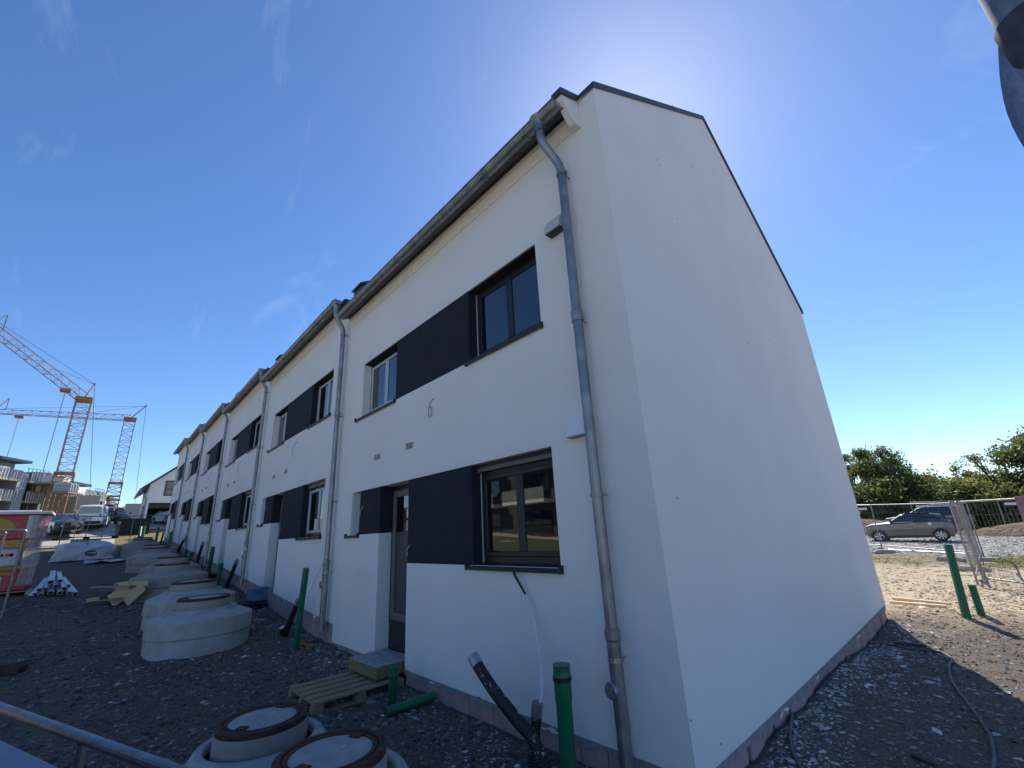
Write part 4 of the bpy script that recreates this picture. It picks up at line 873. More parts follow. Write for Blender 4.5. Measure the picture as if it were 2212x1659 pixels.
def car(name, label, loc, rz, L_, W_, H, st, paint, wins, wheels, wr, scr, tail, cat='car', rim=None, roofpaint=None, extra=None, group=None, clear=.17):
    """st: stations (x, z_low, z_belt, z_top, half width, roof half width); x forward"""
    o = thing(name, label, cat, loc, rz, group); m = MB(); S = []
    for (x, zl_, zb, zt2, w, wr_) in st:
        half = [(w*.82, zl_), (w*.97, zl_+.07), (w, lerp(zl_, zb, .55)), (w*.975, zb-.05), (w*.94, zb), (lerp(w*.94, wr_, .97), zt2-.05), (wr_*.86, zt2-.008), (0, zt2+.012)]
        S.append([(x, y, z) for y, z in half]+[(x, -y, z) for y, z in half[-2::-1]])
    n = len(S[0]); vs = [p for s in S for p in s]
    fs = [(i*n+k, i*n+k+1, (i+1)*n+k+1, (i+1)*n+k) for i in range(len(S)-1) for k in range(n-1)]
    fs += [(i*n+n-1, i*n, (i+1)*n, (i+1)*n+n-1) for i in range(len(S)-1)]
    fs += [tuple(range(n)), tuple((len(S)-1)*n+k for k in range(n))[::-1]]
    m.add(vs, fs, True); b = m.build('body', paint, o); fixn(b)
    xs_ = [s[0] for s in st]
    def itp(x, j): return float(np.interp(x, xs_ if xs_[0] < xs_[-1] else xs_[::-1], [s[j] for s in st] if xs_[0] < xs_[-1] else [s[j] for s in st][::-1]))
    def sy(x, z):
        zb, zt2, w, wr_ = itp(x, 2), itp(x, 3), itp(x, 4), itp(x, 5)
        if z <= zb: return w*.94
        return lerp(w*.94, lerp(w*.94, wr_, .97), min(1, (z-zb)/max(.05, zt2-.05-zb)))
    for poly in wins:
        for sgn in (1, -1):
            q = MB(); P = [(x, sgn*(sy(x, z)+.02), z) for x, z in poly]; q.add(P, [tuple(range(len(P)))]); q.build('side_window', MT['glass'], o)
    for nm, (xa, za, xb, zb_) in (('windscreen', scr), ('rear_window', tail)):
        q = MB(); ya, yb = sy(xa, za)*.90, sy(xb, zb_)*.86; dx = .014 if xa > xb else -.014
        q.quad((xa+dx, -ya, za), (xa+dx, ya, za), (xb+dx, yb, zb_+.012), (xb+dx, -yb, zb_+.012)); q.build(nm, MT['glass'], o)
    rimm = rim or MT['galv']
    for wx in wheels:
        for sgn in (1, -1):
            wy = sgn*(itp(wx, 4)-.10); t = MB(); t.tube([(wx, wy-sgn*.11, wr), (wx, wy-sgn*.10, wr), (wx, wy+sgn*.09, wr), (wx, wy+sgn*.11, wr)], [wr*.9, wr, wr, wr*.92], 24); w_ = t.build('wheel', MT['rubber'], o)
            q = MB(); q.tube([(wx, wy+sgn*.105, wr), (wx, wy+sgn*.114, wr)], wr*.68, 22); q.build('rim', MT['black'], w_)
            for k in range(7):
                a = 2*pi*k/7; q = MB(); q.beam((wx, wy+sgn*.117, wr), (wx+math.cos(a)*wr*.66, wy+sgn*.117, wr+math.sin(a)*wr*.66), .055, .012, up=(0, 1, 0)); q.build('spoke', rimm, w_)
            q = MB(); ang = np.linspace(0, 2*pi, 23); q.tube([(wx+math.cos(a)*wr*.66, wy+sgn*.116, wr+math.sin(a)*wr*.66) for a in ang], .02, 6, cap=False); q.build('rim_ring', rimm, w_)
            ar = MB(); pts = [(wx+math.cos(a)*(wr+.055), wr+math.sin(a)*(wr+.055)) for a in np.linspace(-.25, pi+.25, 18)]; yw = sgn*(itp(wx, 4)+.004)
            ar.prism(pts, 1, yw-sgn*.25, yw); ar.build('wheel_arch', MT['black'], o)
    zl0 = clear; f = st[0] if st[0][0] > st[-1][0] else st[-1]; r = st[-1] if st[0][0] > st[-1][0] else st[0]
    for sgn in (1, -1):
        q = MB(); q.box(f[0]-.06, f[0]+.015, sgn*f[4]*.62-.11, sgn*f[4]*.62+.11, f[2]-.20, f[2]-.05, bev=.03); q.build('headlight', MT['lightframe'], o)
        q = MB(); q.box(r[0]-.015, r[0]+.06, sgn*r[4]*.80-.07, sgn*r[4]*.80+.07, r[2]-.28, r[2]-.02, bev=.02); q.build('tail_light', MT_RED, o)
        xm = scr[0]-.12; q = MB(); q.box(xm-.09, xm+.07, sgn*(itp(xm, 4)+.03)-.0, sgn*(itp(xm, 4)+.17), itp(xm, 2)-.0, itp(xm, 2)+.15, bev=.04); q.build('mirror', MT['black'], o)
    q = MB(); q.box(f[0]-.1, f[0]+.03, -f[4]*.9, f[4]*.9, f[1]-.02, f[1]+.16, bev=.04); q.build('front_bumper', MT['black'], o)
    q = MB(); q.box(r[0]-.04, r[0]+.1, -r[4]*.93, r[4]*.93, r[1]-.02, r[1]+.20, bev=.04); q.build('rear_bumper', extra or MT['black'], o)
    q = MB(); q.box(r[0]-.048, r[0]-.03, -.26, .26, r[2]-.38, r[2]-.27); q.build('number_plate', MT['lightframe'], o)
    return o
MT_RED = mat('tail_red', (.25, .01, .012), rough=.25)
p_white = mat('white_paint', (.78, .78, .76), rough=.3, coat=1.0); p_dark = mat('dark_grey_paint', (.03, .032, .036), rough=.3, coat=1.0)
p_mini = mat('grey_metallic_paint', (.075, .08, .085), rough=.35, metal=.2, coat=1.0); p_suv = mat('blue_grey_paint', (.02, .024, .032), rough=.3, coat=1.0)
VAN = dict(L_=4.2, W_=1.8, H=1.82, st=[(2.1, .3, .82, .86, .70, .62), (1.9, .22, .95, 1.0, .84, .72), (1.15, .2, 1.02, 1.1, .88, .74), (.45, .2, 1.06, 1.74, .89, .70), (0, .2, 1.06, 1.80, .9, .72), (-1.6, .2, 1.06, 1.80, .9, .72), (-2.0, .22, 1.06, 1.74, .88, .70), (-2.1, .3, 1.05, 1.66, .85, .68)],
           wins=[[(.95, 1.10), (.45, 1.62), (-.25, 1.66), (-.25, 1.10)], [(-.35, 1.10), (-.35, 1.66), (-1.7, 1.62), (-1.85, 1.12)]], wheels=(1.3, -1.25), wr=.31, scr=(1.12, 1.08, .47, 1.70), tail=(-2.11, 1.10, -2.11, 1.60))
HATCH = dict(L_=4.3, W_=1.8, H=1.6, st=[(2.15, .34, .74, .80, .66, .6), (1.95, .26, .90, .95, .82, .7), (1.1, .24, 1.0, 1.06, .87, .74), (.35, .24, 1.04, 1.52, .88, .64), (-.2, .24, 1.04, 1.60, .89, .66), (-1.2, .24, 1.05, 1.57, .89, .65), (-1.85, .26, 1.05, 1.42, .87, .62), (-2.1, .3, 1.04, 1.12, .84, .70), (-2.15, .36, .98, 1.02, .82, .68)],
             wins=[[(.95, 1.07), (.3, 1.46), (-.35, 1.50), (-.35, 1.07)], [(-.45, 1.07), (-.45, 1.50), (-1.2, 1.47), (-1.65, 1.12)]], wheels=(1.35, -1.3), wr=.33, scr=(1.08, 1.06, .37, 1.50), tail=(-2.09, 1.10, -1.80, 1.43))
vp = at_dist(zl(1330, 1215)[0], zl(1330, 1215)[1], 52.5)
car('parked_van', 'white small van seen from behind on the street beyond the fence', (vp[0], vp[1], terrain(vp[0], vp[1])+.03), math.radians(172), paint=p_white, cat='van', **VAN)
for (q, D, rz, lab, spec, pt) in (((880, 1225), 49, 15, 'dark car parked on the street left of the white van', HATCH, p_dark), ((1610, 1180), 58, 160, 'dark car parked on the street right of the white van, nose to the far blocks', HATCH, p_dark)):
    c_ = at_dist(*zl(*q), D); car('parked_car', lab, (c_[0], c_[1], terrain(c_[0], c_[1])+.03), math.radians(rz), paint=pt, group='cars parked along the street', **spec)
# ------------------------------------------------------------------ white house with carport at the end of the street
z5b = zc(550, 1700, 450, 1357); HX = -50.0
def hp(a, b, x=HX): p = on_plane(*z5b(a, b), 0, x); return float(p[1]), float(p[2])
yl_, zl2 = hp(75, 1110); ye, ze = hp(115, 625); yg, zg_ = hp(440, 430); zb0 = terrain(HX, yl_)-.3
wl_ = hp(100, 760)[0]; sl_ = (zg_-ze)/(yg-ye); yr_ = wl_+10.4; zrg = ze+sl_*(wl_+5.2-ye)
gt = hp(200, 860)[1]; g0 = hp(95, 900)[0]; g1 = g0+4.2
eh = thing('detached_house', 'white gabled house with a dark carport opening beyond the end of the terrace', 'house', (HX, wl_, zb0)); 
def rel_(y, z): return (y-wl_, z-zb0)
m = MB(); poly = [rel_(wl_, gt+.12), rel_(wl_, ze), rel_(wl_+5.2, zrg), rel_(yr_, ze), rel_(yr_, gt+.12)]
m.prism(poly, 0, -9, 0); fixn(m.build('upper_wall', MT['plaster'], eh))
m = MB(); m.box(-9, 0, g1-wl_, yr_-wl_, 0, gt+.118-zb0); m.box(-9, -5.5, 0, g1-wl_, 0, gt+.118-zb0); fixn(m.build('lower_wall', MT['plaster'], eh))
MB().box(-.4, -.002, -.02, g0-wl_+.02, 0, gt+.118-zb0).build('carport_pier', MT['plaster'], eh)
MB().box(-5.45, -5.4, .1, g1-wl_, 0, gt-zb0).build('carport_back', MT['dark'], eh)
MB().box(-5.4, -.02, .0, g1-wl_, gt+.02-zb0, gt+.115-zb0).build('carport_ceiling', MT['dark'], eh)
MB().box(-.1, .01, g0-wl_+.03, g1-wl_, gt-.35-zb0, gt+.0-zb0).build('carport_fascia', MT['black'], eh)
m = MB(); a_, b_, c_ = rel_(wl_-.55, ze-.55*sl_), rel_(wl_+5.2, zrg), rel_(yr_+.5, ze-.5*sl_)
m.prism([a_, b_, c_, (c_[0], c_[1]+.2), (b_[0], b_[1]+.22), (a_[0], a_[1]+.2)], 0, -9.3, .25); rf = fixn(m.build('roof', MT['zincdark'], eh))
MB().tube([(.15, a_[0]-.06, a_[1]+.05), (-9.3, a_[0]-.06, a_[1]+.05)], .09, 10).build('gutter', MT['zinc'], rf)
MB().tube([(-.1, a_[0]-.05, a_[1]), (-.1, -.08, a_[1]-.75), (-.1, -.08, .2)], .05, 8).build('downpipe', MT['zinc'], eh)
m = MB(); m.box(-2.4, -1.0, 2.6, 3.6, zrg-zb0-2.2, zrg-zb0-.25); m.build('chimney', MT['zincdark'], rf)
w0, w1 = hp(325, 580), hp(290, 760); w2 = hp(405, 580); wy0 = w0[0]-wl_; wz1 = w0[1]-zb0; wz0 = w1[1]-zb0
f = MB(); f.box(.0, .06, wy0-.06, wy0+1.35, wz0, wz1); fr = f.build('window', MT['frame'], eh)
MB().box(.055, .065, wy0+.04, wy0+1.26, wz0+.10, wz0+(wz1-wz0)*.40).build('pane', MT['glass'], fr); MB().box(.055, .065, wy0+.04, wy0+1.26, wz0+(wz1-wz0)*.46, wz1-.10).build('pane', MT['glass'], fr)
m = MB(); n_ = 10
for i in range(n_): m.quad((HX-5.6+.7*i, wl_-.1, terrain(HX-5.6+.7*i, 0)+.05), (HX-5.6+.7*i, g1, terrain(HX-5.6+.7*i, 0)+.05), (HX-5.6+.7*(i+1), g1, terrain(HX-5.6+.7*(i+1), 0)+.05), (HX-5.6+.7*(i+1), wl_-.1, terrain(HX-5.6+.7*(i+1), 0)+.05))
dv_ = m.build('driveway', MT['concrete'], None); dv_['kind'] = 'structure'
cc_ = on_plane(*z5b(215, 1085), 0, HX-1.2); car('parked_car', 'white compact car parked in the carport of the white gabled house', (HX-1.6, g0+1.95, terrain(HX-1.6, 0)+.06), math.radians(196), paint=p_white, group='cars parked along the street', **HATCH)
# dark garden wall right of the street
m = MB(); A = hit(*zl(1740, 1235)); m.box(-46.2, -46.0, float(on_plane(*zl(1735, 1235), 0, -46.0)[1]), wl_+.3, terrain(-46, 0)-.3, terrain(-46, 0)+1.25); o = m.build('garden_wall', MT['dark'], None); tag(o, 'low dark garden wall between the street and the white gabled house', 'wall')
# no-stopping sign
s_ = at_dist(*zl(1575, 960), 62); zt0 = terrain(s_[0], s_[1]); o = thing('traffic_sign', 'round red and blue no stopping sign behind the white van', 'sign', (s_[0], s_[1], zt0), math.radians(-6)); hh = s_[2]-zt0
MB().tube([(0, 0, 0), (0, 0, hh+.5)], .04, 8).build('pole', MT['galv'], o)
MB().tube([(.06, 0, hh), (.07, 0, hh)], .62, 24).build('rim', MT_RED, o); MB().tube([(.071, 0, hh), (.078, 0, hh)], .50, 24).build('disc', mat('sign_blue', (.03, .03, .14), rough=.4), o)
MB().beam((.085, -.35, hh+.35), (.085, .35, hh-.35), .1, .012).build('bar', MT_RED, o); MB().beam((.087, -.35, hh-.35), (.087, .35, hh+.35), .1, .012).build('bar', MT_RED, o)
# ------------------------------------------------------------------ tower cranes
cy_ = mat('crane_yellow', (.44, .19, .045), (.30, .13, .045), 1.5, .55, c3=(.2, .13, .06), s3=3); cgrey = mat('crane_grey', (.38, .27, .20), (.27, .19, .15), 2, .6); crope = mat('steel_rope', (.10, .10, .11), rough=.6)
def lattice(m, A, B, w0, w1, n, c=.07, d=.035, tri=False):
    A, B = Vector(A), Vector(B); ax = (B-A).normalized(); u = Vector((0, 0, 1)) if abs(ax.z) < .85 else Vector((0, 1, 0))
    x = ax.cross(u).normalized(); y = x.cross(ax).normalized()
    cs = [(-.5, -.5), (.5, -.5), (.5, .5), (-.5, .5)] if not tri else [(-.5, -.4), (.5, -.4), (0, .5)]
    R0 = [[A+(B-A)*(i/n)+(x*a+y*b)*lerp(w0, w1, i/n) for a, b in cs] for i in range(n+1)]; k = len(cs)
    for j in range(k): m.beam(R0[0][j], R0[n][j], c)
    for i in range(n):
        for j in range(k):
            j2 = (j+1) % k
            m.beam(R0[i][j], R0[i+1][j2], d) if i % 2 == 0 else m.beam(R0[i][j2], R0[i+1][j], d)
            m.beam(R0[i+1][j], R0[i+1][j2], d)
    return m
def crane(label, base, top, wm, nm, jibtip, jw, apex, pend, col_low, heel, rng_):
    o = thing('tower_crane', label, 'crane', tuple(base), 0, 'yellow tower cranes'); B0 = V3(base); T = V3(top)-B0; J = V3(jibtip)-B0; Ap = V3(apex)-B0
    mid = T*.42
    m = MB(); lattice(m, Vector((0, 0, 1.6)), mid, wm*1.18, wm*1.18, nm//2, .13, .06); m.build('lower_mast', col_low, o)
    m = MB(); lattice(m, mid*.94, T, wm, wm, nm//2+3, .10, .045); m.build('upper_mast', cgrey, o)
    m = MB(); m.box(-wm*.64, wm*.64, -wm*.64, wm*.64, mid.z-.1, mid.z+.12); m.box(-wm*.64, wm*.64, -wm*.64, wm*.64, mid.z*.72, mid.z*.72+.12); oo = m.build('mast_platform', col_low, o); oo['kind'] = 'stuff'
    m = MB(); m.box(-wm*.58, wm*.58, -wm*.58, wm*.58, T.z-.2, T.z+.3); m.build('mast_head', cy_, o)
    m = MB(); m.box(-2.2, 2.2, -2.2, 2.2, .9, 1.7); m.build('slewing_platform', cy_, o)
    bl = (T-J); bl.z = 0; bl.normalize()
    m = MB(); c0_ = bl*3.2; m.box(c0_.x-1.1, c0_.x+1.1, c0_.y-1.1, c0_.y+1.1, 1.75, 4.3); m.build('counterweight', MT['concrete'], o)
    for sx_ in (-2.3, 2.3):
        for sy_ in (-2.3, 2.3): m = MB(); m.beam((0, 0, 1.0), (sx_, sy_, .15), .35); m.box(sx_-.5, sx_+.5, sy_-.5, sy_+.5, -.4, .15); fixn(m.build('outrigger', cy_, o))
    jb = T+Vector((0, 0, .3)); m = MB(); lattice(m, jb, J, jw, jw*.7, max(14, int((J-jb).length/1.2)), .075, .035, True); m.build('jib', cgrey, o)
    m = MB()
    for s in (-.3, .3): m.beam(T+Vector((s, 0, .2)), Ap+Vector((s*.3, 0, 0)), .12)
    m.beam(Ap+Vector((-.3, 0, 0)), Ap+Vector((.3, 0, 0)), .2); fixn(m.build('apex_strut', cgrey, o))
    jv = J-jb
    for t in pend:
        q = jb+jv*t+Vector((0, 0, jw*.5)); MB().beam(Ap, q, .035).build('pendant_rope', crope, o)
    MB().beam(Ap, c0_+Vector((0, 0, 4.2)), .05).build('back_rope', crope, o)
    t = rng_[0]; q = jb+jv*t+Vector((0, 0, -jw*.5)); m = MB(); m.box(q.x-.5, q.x+.5, q.y-.5, q.y+.5, q.z-.3, q.z); tr = m.build('trolley', cy_, o)
    for s in (-.35, .35): MB().beam(q+Vector((s, 0, -.3)), q+Vector((s*.6, 0, -rng_[1])), .03).build('hoist_rope', crope, tr)
    m = MB(); e = q+Vector((0, 0, -rng_[1])); m.box(e.x-.35, e.x+.35, e.y-.2, e.y+.2, e.z-.7, e.z); m.tube([e+Vector((0, 0, -.7)), e+Vector((.05, 0, -1.0)), e+Vector((.0, 0, -1.2)), e+Vector((-.15, 0, -1.1))], .06, 8); fixn(m.build('hook_block', cy_, tr))
    # jib mast piece with its stay
    for t2 in rng_[2]:
        q = jb+jv*t2+Vector((0, 0, jw*.4)); m = MB(); m.beam(q, q+Vector((0, 0, 1.9)), .1); m.beam(q+jv.normalized()*1.2, q+Vector((0, 0, 1.9)), .07); fixn(m.build('jib_stay', cgrey, o))
    return o
b1 = at_dist(*zl(800, 960), 78); b1[2] = terrain(b1[0], b1[1]); t1 = at_dist(*zt(585, 690), 78); t1[0], t1[1] = b1[0], b1[1]
j1 = at_dist(*zt(0, 215), 74); jt1 = t1+(j1-t1)*1.9
crane('large yellow tower crane with its jib raised steeply, beside the flat roofed blocks', b1, t1, 1.45, 18, jt1, 1.3, at_dist(*zt(687, 578), 79.5), (.22, .66), cy_, None, (.12, 12.0, (.52,)))
b2_ = at_dist(*zl(1600, 920), 98); b2_[2] = terrain(b2_[0], b2_[1]); t2_ = at_dist(*zt(942, 835), 98); t2_[0], t2_[1] = b2_[0], b2_[1]
j2_ = on_plane(*zt(0, 775), 2, t2_[2]+1.0); jt2 = t2_+np.array([0, 0, .6])+(j2_-t2_-np.array([0, 0, .6]))*1.12
crane('slimmer tower crane with a long level jib, nearer the white gabled house', b2_, t2_, 1.45, 18, jt2, 1.1, at_dist(*zt(1060, 735), 99), (.3, .88), cy_, None, (.76, 14.0, (.86,)))
# ------------------------------------------------------------------ flat roofed apartment blocks
bgrey = mat('grey_green_render', (.20, .215, .19), (.25, .265, .24), .6, .9); bwhite = mat('bright_render', (.72, .72, .70), rough=.9); bblue = mat('pale_grey_render', (.36, .38, .40), (.42, .44, .46), .5, .9); brail = mat('balcony_glass', (.20, .21, .22), rough=.4)
def apartment(label, pxl, pxr, ytop, D, dr, depth, storeys, tone, side=True):
    A = at_dist(pxl, 1150, D); B_ = at_dist(pxr, 1150, D+dr); zb = min(terrain(A[0], A[1]), terrain(B_[0], B_[1]))-1.0
    ztop = float(at_dist((pxl+pxr)/2, ytop, D+dr/2)[2]); Lx = math.hypot(B_[0]-A[0], B_[1]-A[1]); rz = math.atan2(B_[1]-A[1], B_[0]-A[0])
    o = thing('apartment_block', label, 'building', (A[0], A[1], zb), rz, 'flat roofed apartment blocks'); H = ztop-zb
    # local: x along the facade, +y away from the viewer
    sgn = 1.0
    c_ = V3(A)+Vector((-math.sin(rz), math.cos(rz), 0)); 
    if (c_.xy-Vector((CAM[0], CAM[1]))).length < (V3(A).xy-Vector((CAM[0], CAM[1]))).length: sgn = -1.0
    def bx(nm, x0, x1, y0, y1, z0, z1, mm, par=o): return MB().box(x0, x1, sgn*y0, sgn*y1, z0, z1).build(nm, mm, par)
    sh = (H-.5)/storeys; body = H-sh*1.0
    bx('wall', 0, Lx, 1.8, depth, 0, body, tone)
    bx('penthouse', Lx*.06, Lx*.80, 3.0, depth-1, body, H-.3, bgrey); bx('roof', -.2, Lx*.86, 1.6, depth-.4, H-.298, H, MT['zincdark'])
    bx('parapet_box', -.1, Lx*.30, .2, 1.79, body-.35, body+.9, bwhite)
    # projecting wings with balconies between
    wx = [(.0, .10), (.44, .60), (.9, 1.0)]
    for i, (a, b) in enumerate(wx): bx('wing', Lx*a, Lx*b, .0, 1.799, 0, body+(.4 if i == 1 else .0), [tone, bblue, bgrey][i])
    for s in range(storeys):
        z = sh*s
        for (a, b) in ((.10, .44), (.60, .9)):
            if s > 0:
                bx('balcony_slab', Lx*a+.01, Lx*b-.01, -.3, 1.79, z-.12, z+.12, MT['concrete']); rr = bx('balcony_rail', Lx*a+.02, Lx*b-.02, -.28, -.24, z+.14, z+1.1, brail)
                n = 7
                for k in range(n+1): bx('rail_post', Lx*lerp(a, b, k/n)+(.02 if k == 0 else -.06 if k == n else 0), Lx*lerp(a, b, k/n)+(.06 if k == 0 else -.02 if k == n else .04), -.33, -.285, z-.1, z+1.15, bwhite, rr)
            if s < storeys-1:
                w = bx('window', Lx*lerp(a, b, .15), Lx*lerp(a, b, .85), 1.74, 1.795, z+.3, z+sh-.4, MT['frame'])
                for k in range(3): bx('pane', Lx*lerp(a, b, .17+.23*k), Lx*lerp(a, b, .17+.23*k+.2), 1.73, 1.738, z+.4, z+sh-.5, MT['glass'], w)
    for k in range(6): bx('roof_rail_post', Lx*(.62+.07*k), Lx*(.62+.07*k)+.05, .3, .35, body+.0, body+1.1, MT['galvdull'])
    bx('roof_rail', Lx*.6, Lx, .3, .35, body+1.1, body+1.15, MT['galvdull'])
    return o
apartment('apartment block with a bright white parapet box and ribbed balconies left of the raised crane', -60, 78, 985, 74, 6, 11, 4, bgrey)
apartment('grey apartment block behind the mast of the raised crane', 82, 150, 1024, 88, 5, 11, 4, bblue)
apartment('apartment block with white box between the two crane masts', 152, 212, 1042, 84, 6, 10, 4, bgrey)
apartment('pale small apartment block directly left of the slimmer crane mast', 208, 240, 1062, 98, 4, 10, 3, bblue)
apartment('low grey block at the foot of the slimmer crane', 246, 272, 1076, 104, 4, 9, 3, bgrey)
# rubble and material heaps at the foot of the cranes
def mound(x, y, rx, ry, h, label, seed, mm=None, name='earth_mound', z0=None):
    R_ = np.random.default_rng(seed); n, k = 36, 12; vs = []; ph = R_.random(6)*6
    for j in range(k+1):
        t = j/k
        for i in range(n):
            a = 2*pi*i/n; w = 1+.13*math.sin(2*a+ph[0])+.08*math.sin(5*a+ph[1])+.05*math.sin(9*a+ph[2])
            r = (1-t)*w; z = h*(1-(1-t)**1.5)*(1+.12*math.sin(3*a+ph[3])*(1-t))+h*.05*(R_.random()-.5)*(0 if j == 0 else 1)
            vs.append((rx*r*math.cos(a), ry*r*math.sin(a), z-.1*(1 if j == 0 else 0)))
    m = MB(); m.add(vs, [(j*n+i, j*n+(i+1) % n, (j+1)*n+(i+1) % n, (j+1)*n+i) for j in range(k) for i in range(n)], True); o = m.build(name, mm or MT['earth'], None)
    o.location = (x, y, (terrain(x, y) if z0 is None else z0)-.05); tag(o, label, 'earth mound'); return o
c_ = at_dist(*zl(1060, 1190), 60); mound(c_[0], c_[1], 1.6, 1.6, 1.7, 'brown earth heap on the street left of the white van', 3)
for i, (q, D, w, h, mm, lab) in enumerate((((940, 700), 76, 1.6, 1.1, bblue, 'pale wrapped material stack on the scaffold by the raised crane'), ((760, 580), 79, 3.0, .9, bwhite, 'row of white wrapped bales on the roof behind the raised crane'), ((650, 560), 80, 1.6, 1.2, bblue, 'white folded sheet on the roof left of the raised crane mast'))):
    p = at_dist(*zl(*q), D); o = thing('material_stack', lab, 'material stack', tuple(p), math.radians(60)); zt1 = p[2]
    n = 4
    for k in range(n): MB().box(-.9, .9, -w/2+w*k/n+.03, -w/2+w*(k+1)/n-.03, 0, h*(1-.12*(k % 2)), bev=.12).build('bale', mm, o)
    MB().box(-1.0, 1.0, -w/2-.2, w/2+.2, -.15, 0).build('platform', cgrey, o)
    for sx_ in (-.9, .9):
        for sy_ in (-w/2, w/2): MB().beam((sx_, sy_, -.15), (sx_, sy_, terrain(p[0], p[1])-p[2]-1), .08).build('scaffold_post', cgrey, o)
# ------------------------------------------------------------------ right: fences, cars, earth
rp = {k: hit(*zr(*v)) for k, v in dict(f1=(535, 1100), f4=(1318, 1165), f2=(1262, 1240), f3=(1330, 1380)).items()}
def gp(p): return (p[0], p[1], gz(p[0], p[1]))
yplate = bpy.data.materials['yellow_plate']; wplate = mat('white_plate', (.7, .7, .68), rough=.5)
fence_panel((rp['f1'][0]-2.9, rp['f1'][1]+1.9, gz(rp['f1'][0]-2.9, rp['f1'][1]+1.9)), gp(rp['f1']), 'mesh fence panel with a yellow plate between the gable and the small grey car', sign=(2.45, 1.5, .42, .13, yplate), dv=.12, h=1.85)
fence_panel(gp(rp['f1']), gp(rp['f4']), 'mesh fence panel standing in front of the small grey car', dv=.12, h=1.85)
fence_panel((rp['f2'][0], rp['f2'][1]+.5, gz(*rp['f2'][:2])), gp(rp['f3']), 'mesh fence panel turned edge-on beside the tall green pipe on the sunlit ground', dv=.12, h=1.85)
fence_panel((rp['f3'][0]-.12, rp['f3'][1]-.02, gz(*rp['f3'][:2])), (rp['f4'][0]-.05, rp['f4'][1]-.1, gz(*rp['f4'][:2])), 'second edge-on mesh fence panel clamped to the one by the green pipe', dv=.12, h=1.85)
p3a = rp['f3']+np.array([.03, 0, 0]); p3b = hit(*zr(1624, 1425)); dd = (p3b-p3a); dd = dd/np.linalg.norm(dd)*3.5; fence_panel(gp(p3a), gp(p3a+dd), 'mesh fence panel leading from the edge-on panels towards the pink boards', dv=.1, h=1.85)
yb = 38.0
far = [on_plane(*zr(*q), 1, yb) for q in ((300, 760), (738, 742), (1400, 716), (2100, 690))]
for i in range(3):
    a, b = far[i], far[i+1]; n = 1
    fence_panel((a[0], yb, gz(a[0], yb)), (b[0], yb, gz(b[0], yb)), ['far mesh fence panel behind the bonnet of the small grey car', 'far mesh fence panel with white plate behind both parked cars', 'far mesh fence panel before the big leafy tree'][i], h=float(a[2]-gz(a[0], yb))+.0, dv=.25, dh=.5, sign=(.25, float(a[2]-gz(a[0], yb))-.35, .5, .16, wplate))
for (q, rz, lab) in (((1070, 1200), -20, 'grey concrete ballast block of the fence behind the tall green pipe'), ((1400, 1195), -10, 'grey concrete ballast block beside the car park'), ((1240, 1265), -5, 'long dark ballast block of the fence at the edge-on panels'), ((555, 1130), 25, 'ballast block hidden in weeds near the gable edge')):
    p = hit(*zr(*q)); fence_foot(p[0], p[1], math.radians(rz), lab, False)
# loose white rail on the ground under the fence
A, B_ = hit(*zr(590, 1125)), hit(*zr(1180, 1160)); o = MB().tube([(0, 0, 0), V3(B_)-V3(A)], .022, 8).build('steel_tube', MT['galv'], None); o.location = V3(A)+Vector((0, 0, .12)); tag(o, 'loose galvanised tube lying along the foot of the car park fence', 'tube')
# small grey hatchback
MINI = dict(L_=3.63, W_=1.69, H=1.41, st=[(1.80, .34, .62, .68, .58, .5), (1.70, .24, .80, .86, .74, .60), (1.45, .2, .88, .945, .81, .66), (.80, .19, .93, 1.0, .83, .68), (.62, .19, .945, 1.06, .83, .66), (.12, .19, .95, 1.375, .835, .60), (-.15, .19, .955, 1.41, .84, .61), (-1.0, .19, .97, 1.385, .84, .60), (-1.30, .2, .975, 1.33, .825, .58), (-1.48, .21, .975, 1.28, .815, .58), (-1.68, .22, .96, 1.03, .80, .62), (-1.77, .26, .88, .93, .77, .62), (-1.82, .36, .70, .74, .72, .6)],
            wins=[[(.55, .985), (.15, 1.29), (-.28, 1.325), (-.30, .995)], [(-.37, .995), (-.36, 1.325), (-1.1, 1.305), (-1.48, 1.03)]], wheels=(1.20, -1.27), wr=.295, scr=(.66, 1.0, .15, 1.36), tail=(-1.67, 1.04, -1.48, 1.28))
mw_f, mw_r = hit(*z6_(560, 1425)) if 'z6_' in globals() else (hit(*zr(522, 1038))), hit(*zr(1005, 1045))
f_, r_ = hit(*zr(527, 1037)), hit(*zr(1008, 1045)); mid_ = (f_*1.27+r_*1.20)/2.47; ang = math.atan2(f_[1]-r_[1], f_[0]-r_[0])
nrm = np.array([-math.sin(ang), math.cos(ang), 0]); nrm = nrm if nrm[1] > 0 else -nrm
sc = np.linalg.norm(f_-r_)/2.47
mc = car('parked_car', 'small dark grey three door hatchback parked behind the site fence', tuple(mid_+nrm*.75), ang, paint=p_mini, group='cars on the gravel lot', **MINI); mc.scale = (sc, sc, sc); mc.location.z = terrain(mc.location.x, mc.location.y)-.0
q = MB(); q.box(-1.62, 1.58, .828, .842, .20, .30); q.box(-1.62, 1.58, -.842, -.828, .20, .30); 
MB().box(-1.25, 1.15, .829, .843, .20, .31).build('side_skirt', MT['black'], mc); MB().box(-1.25, 1.15, -.843, -.829, .20, .31).build('side_skirt', MT['black'], mc)
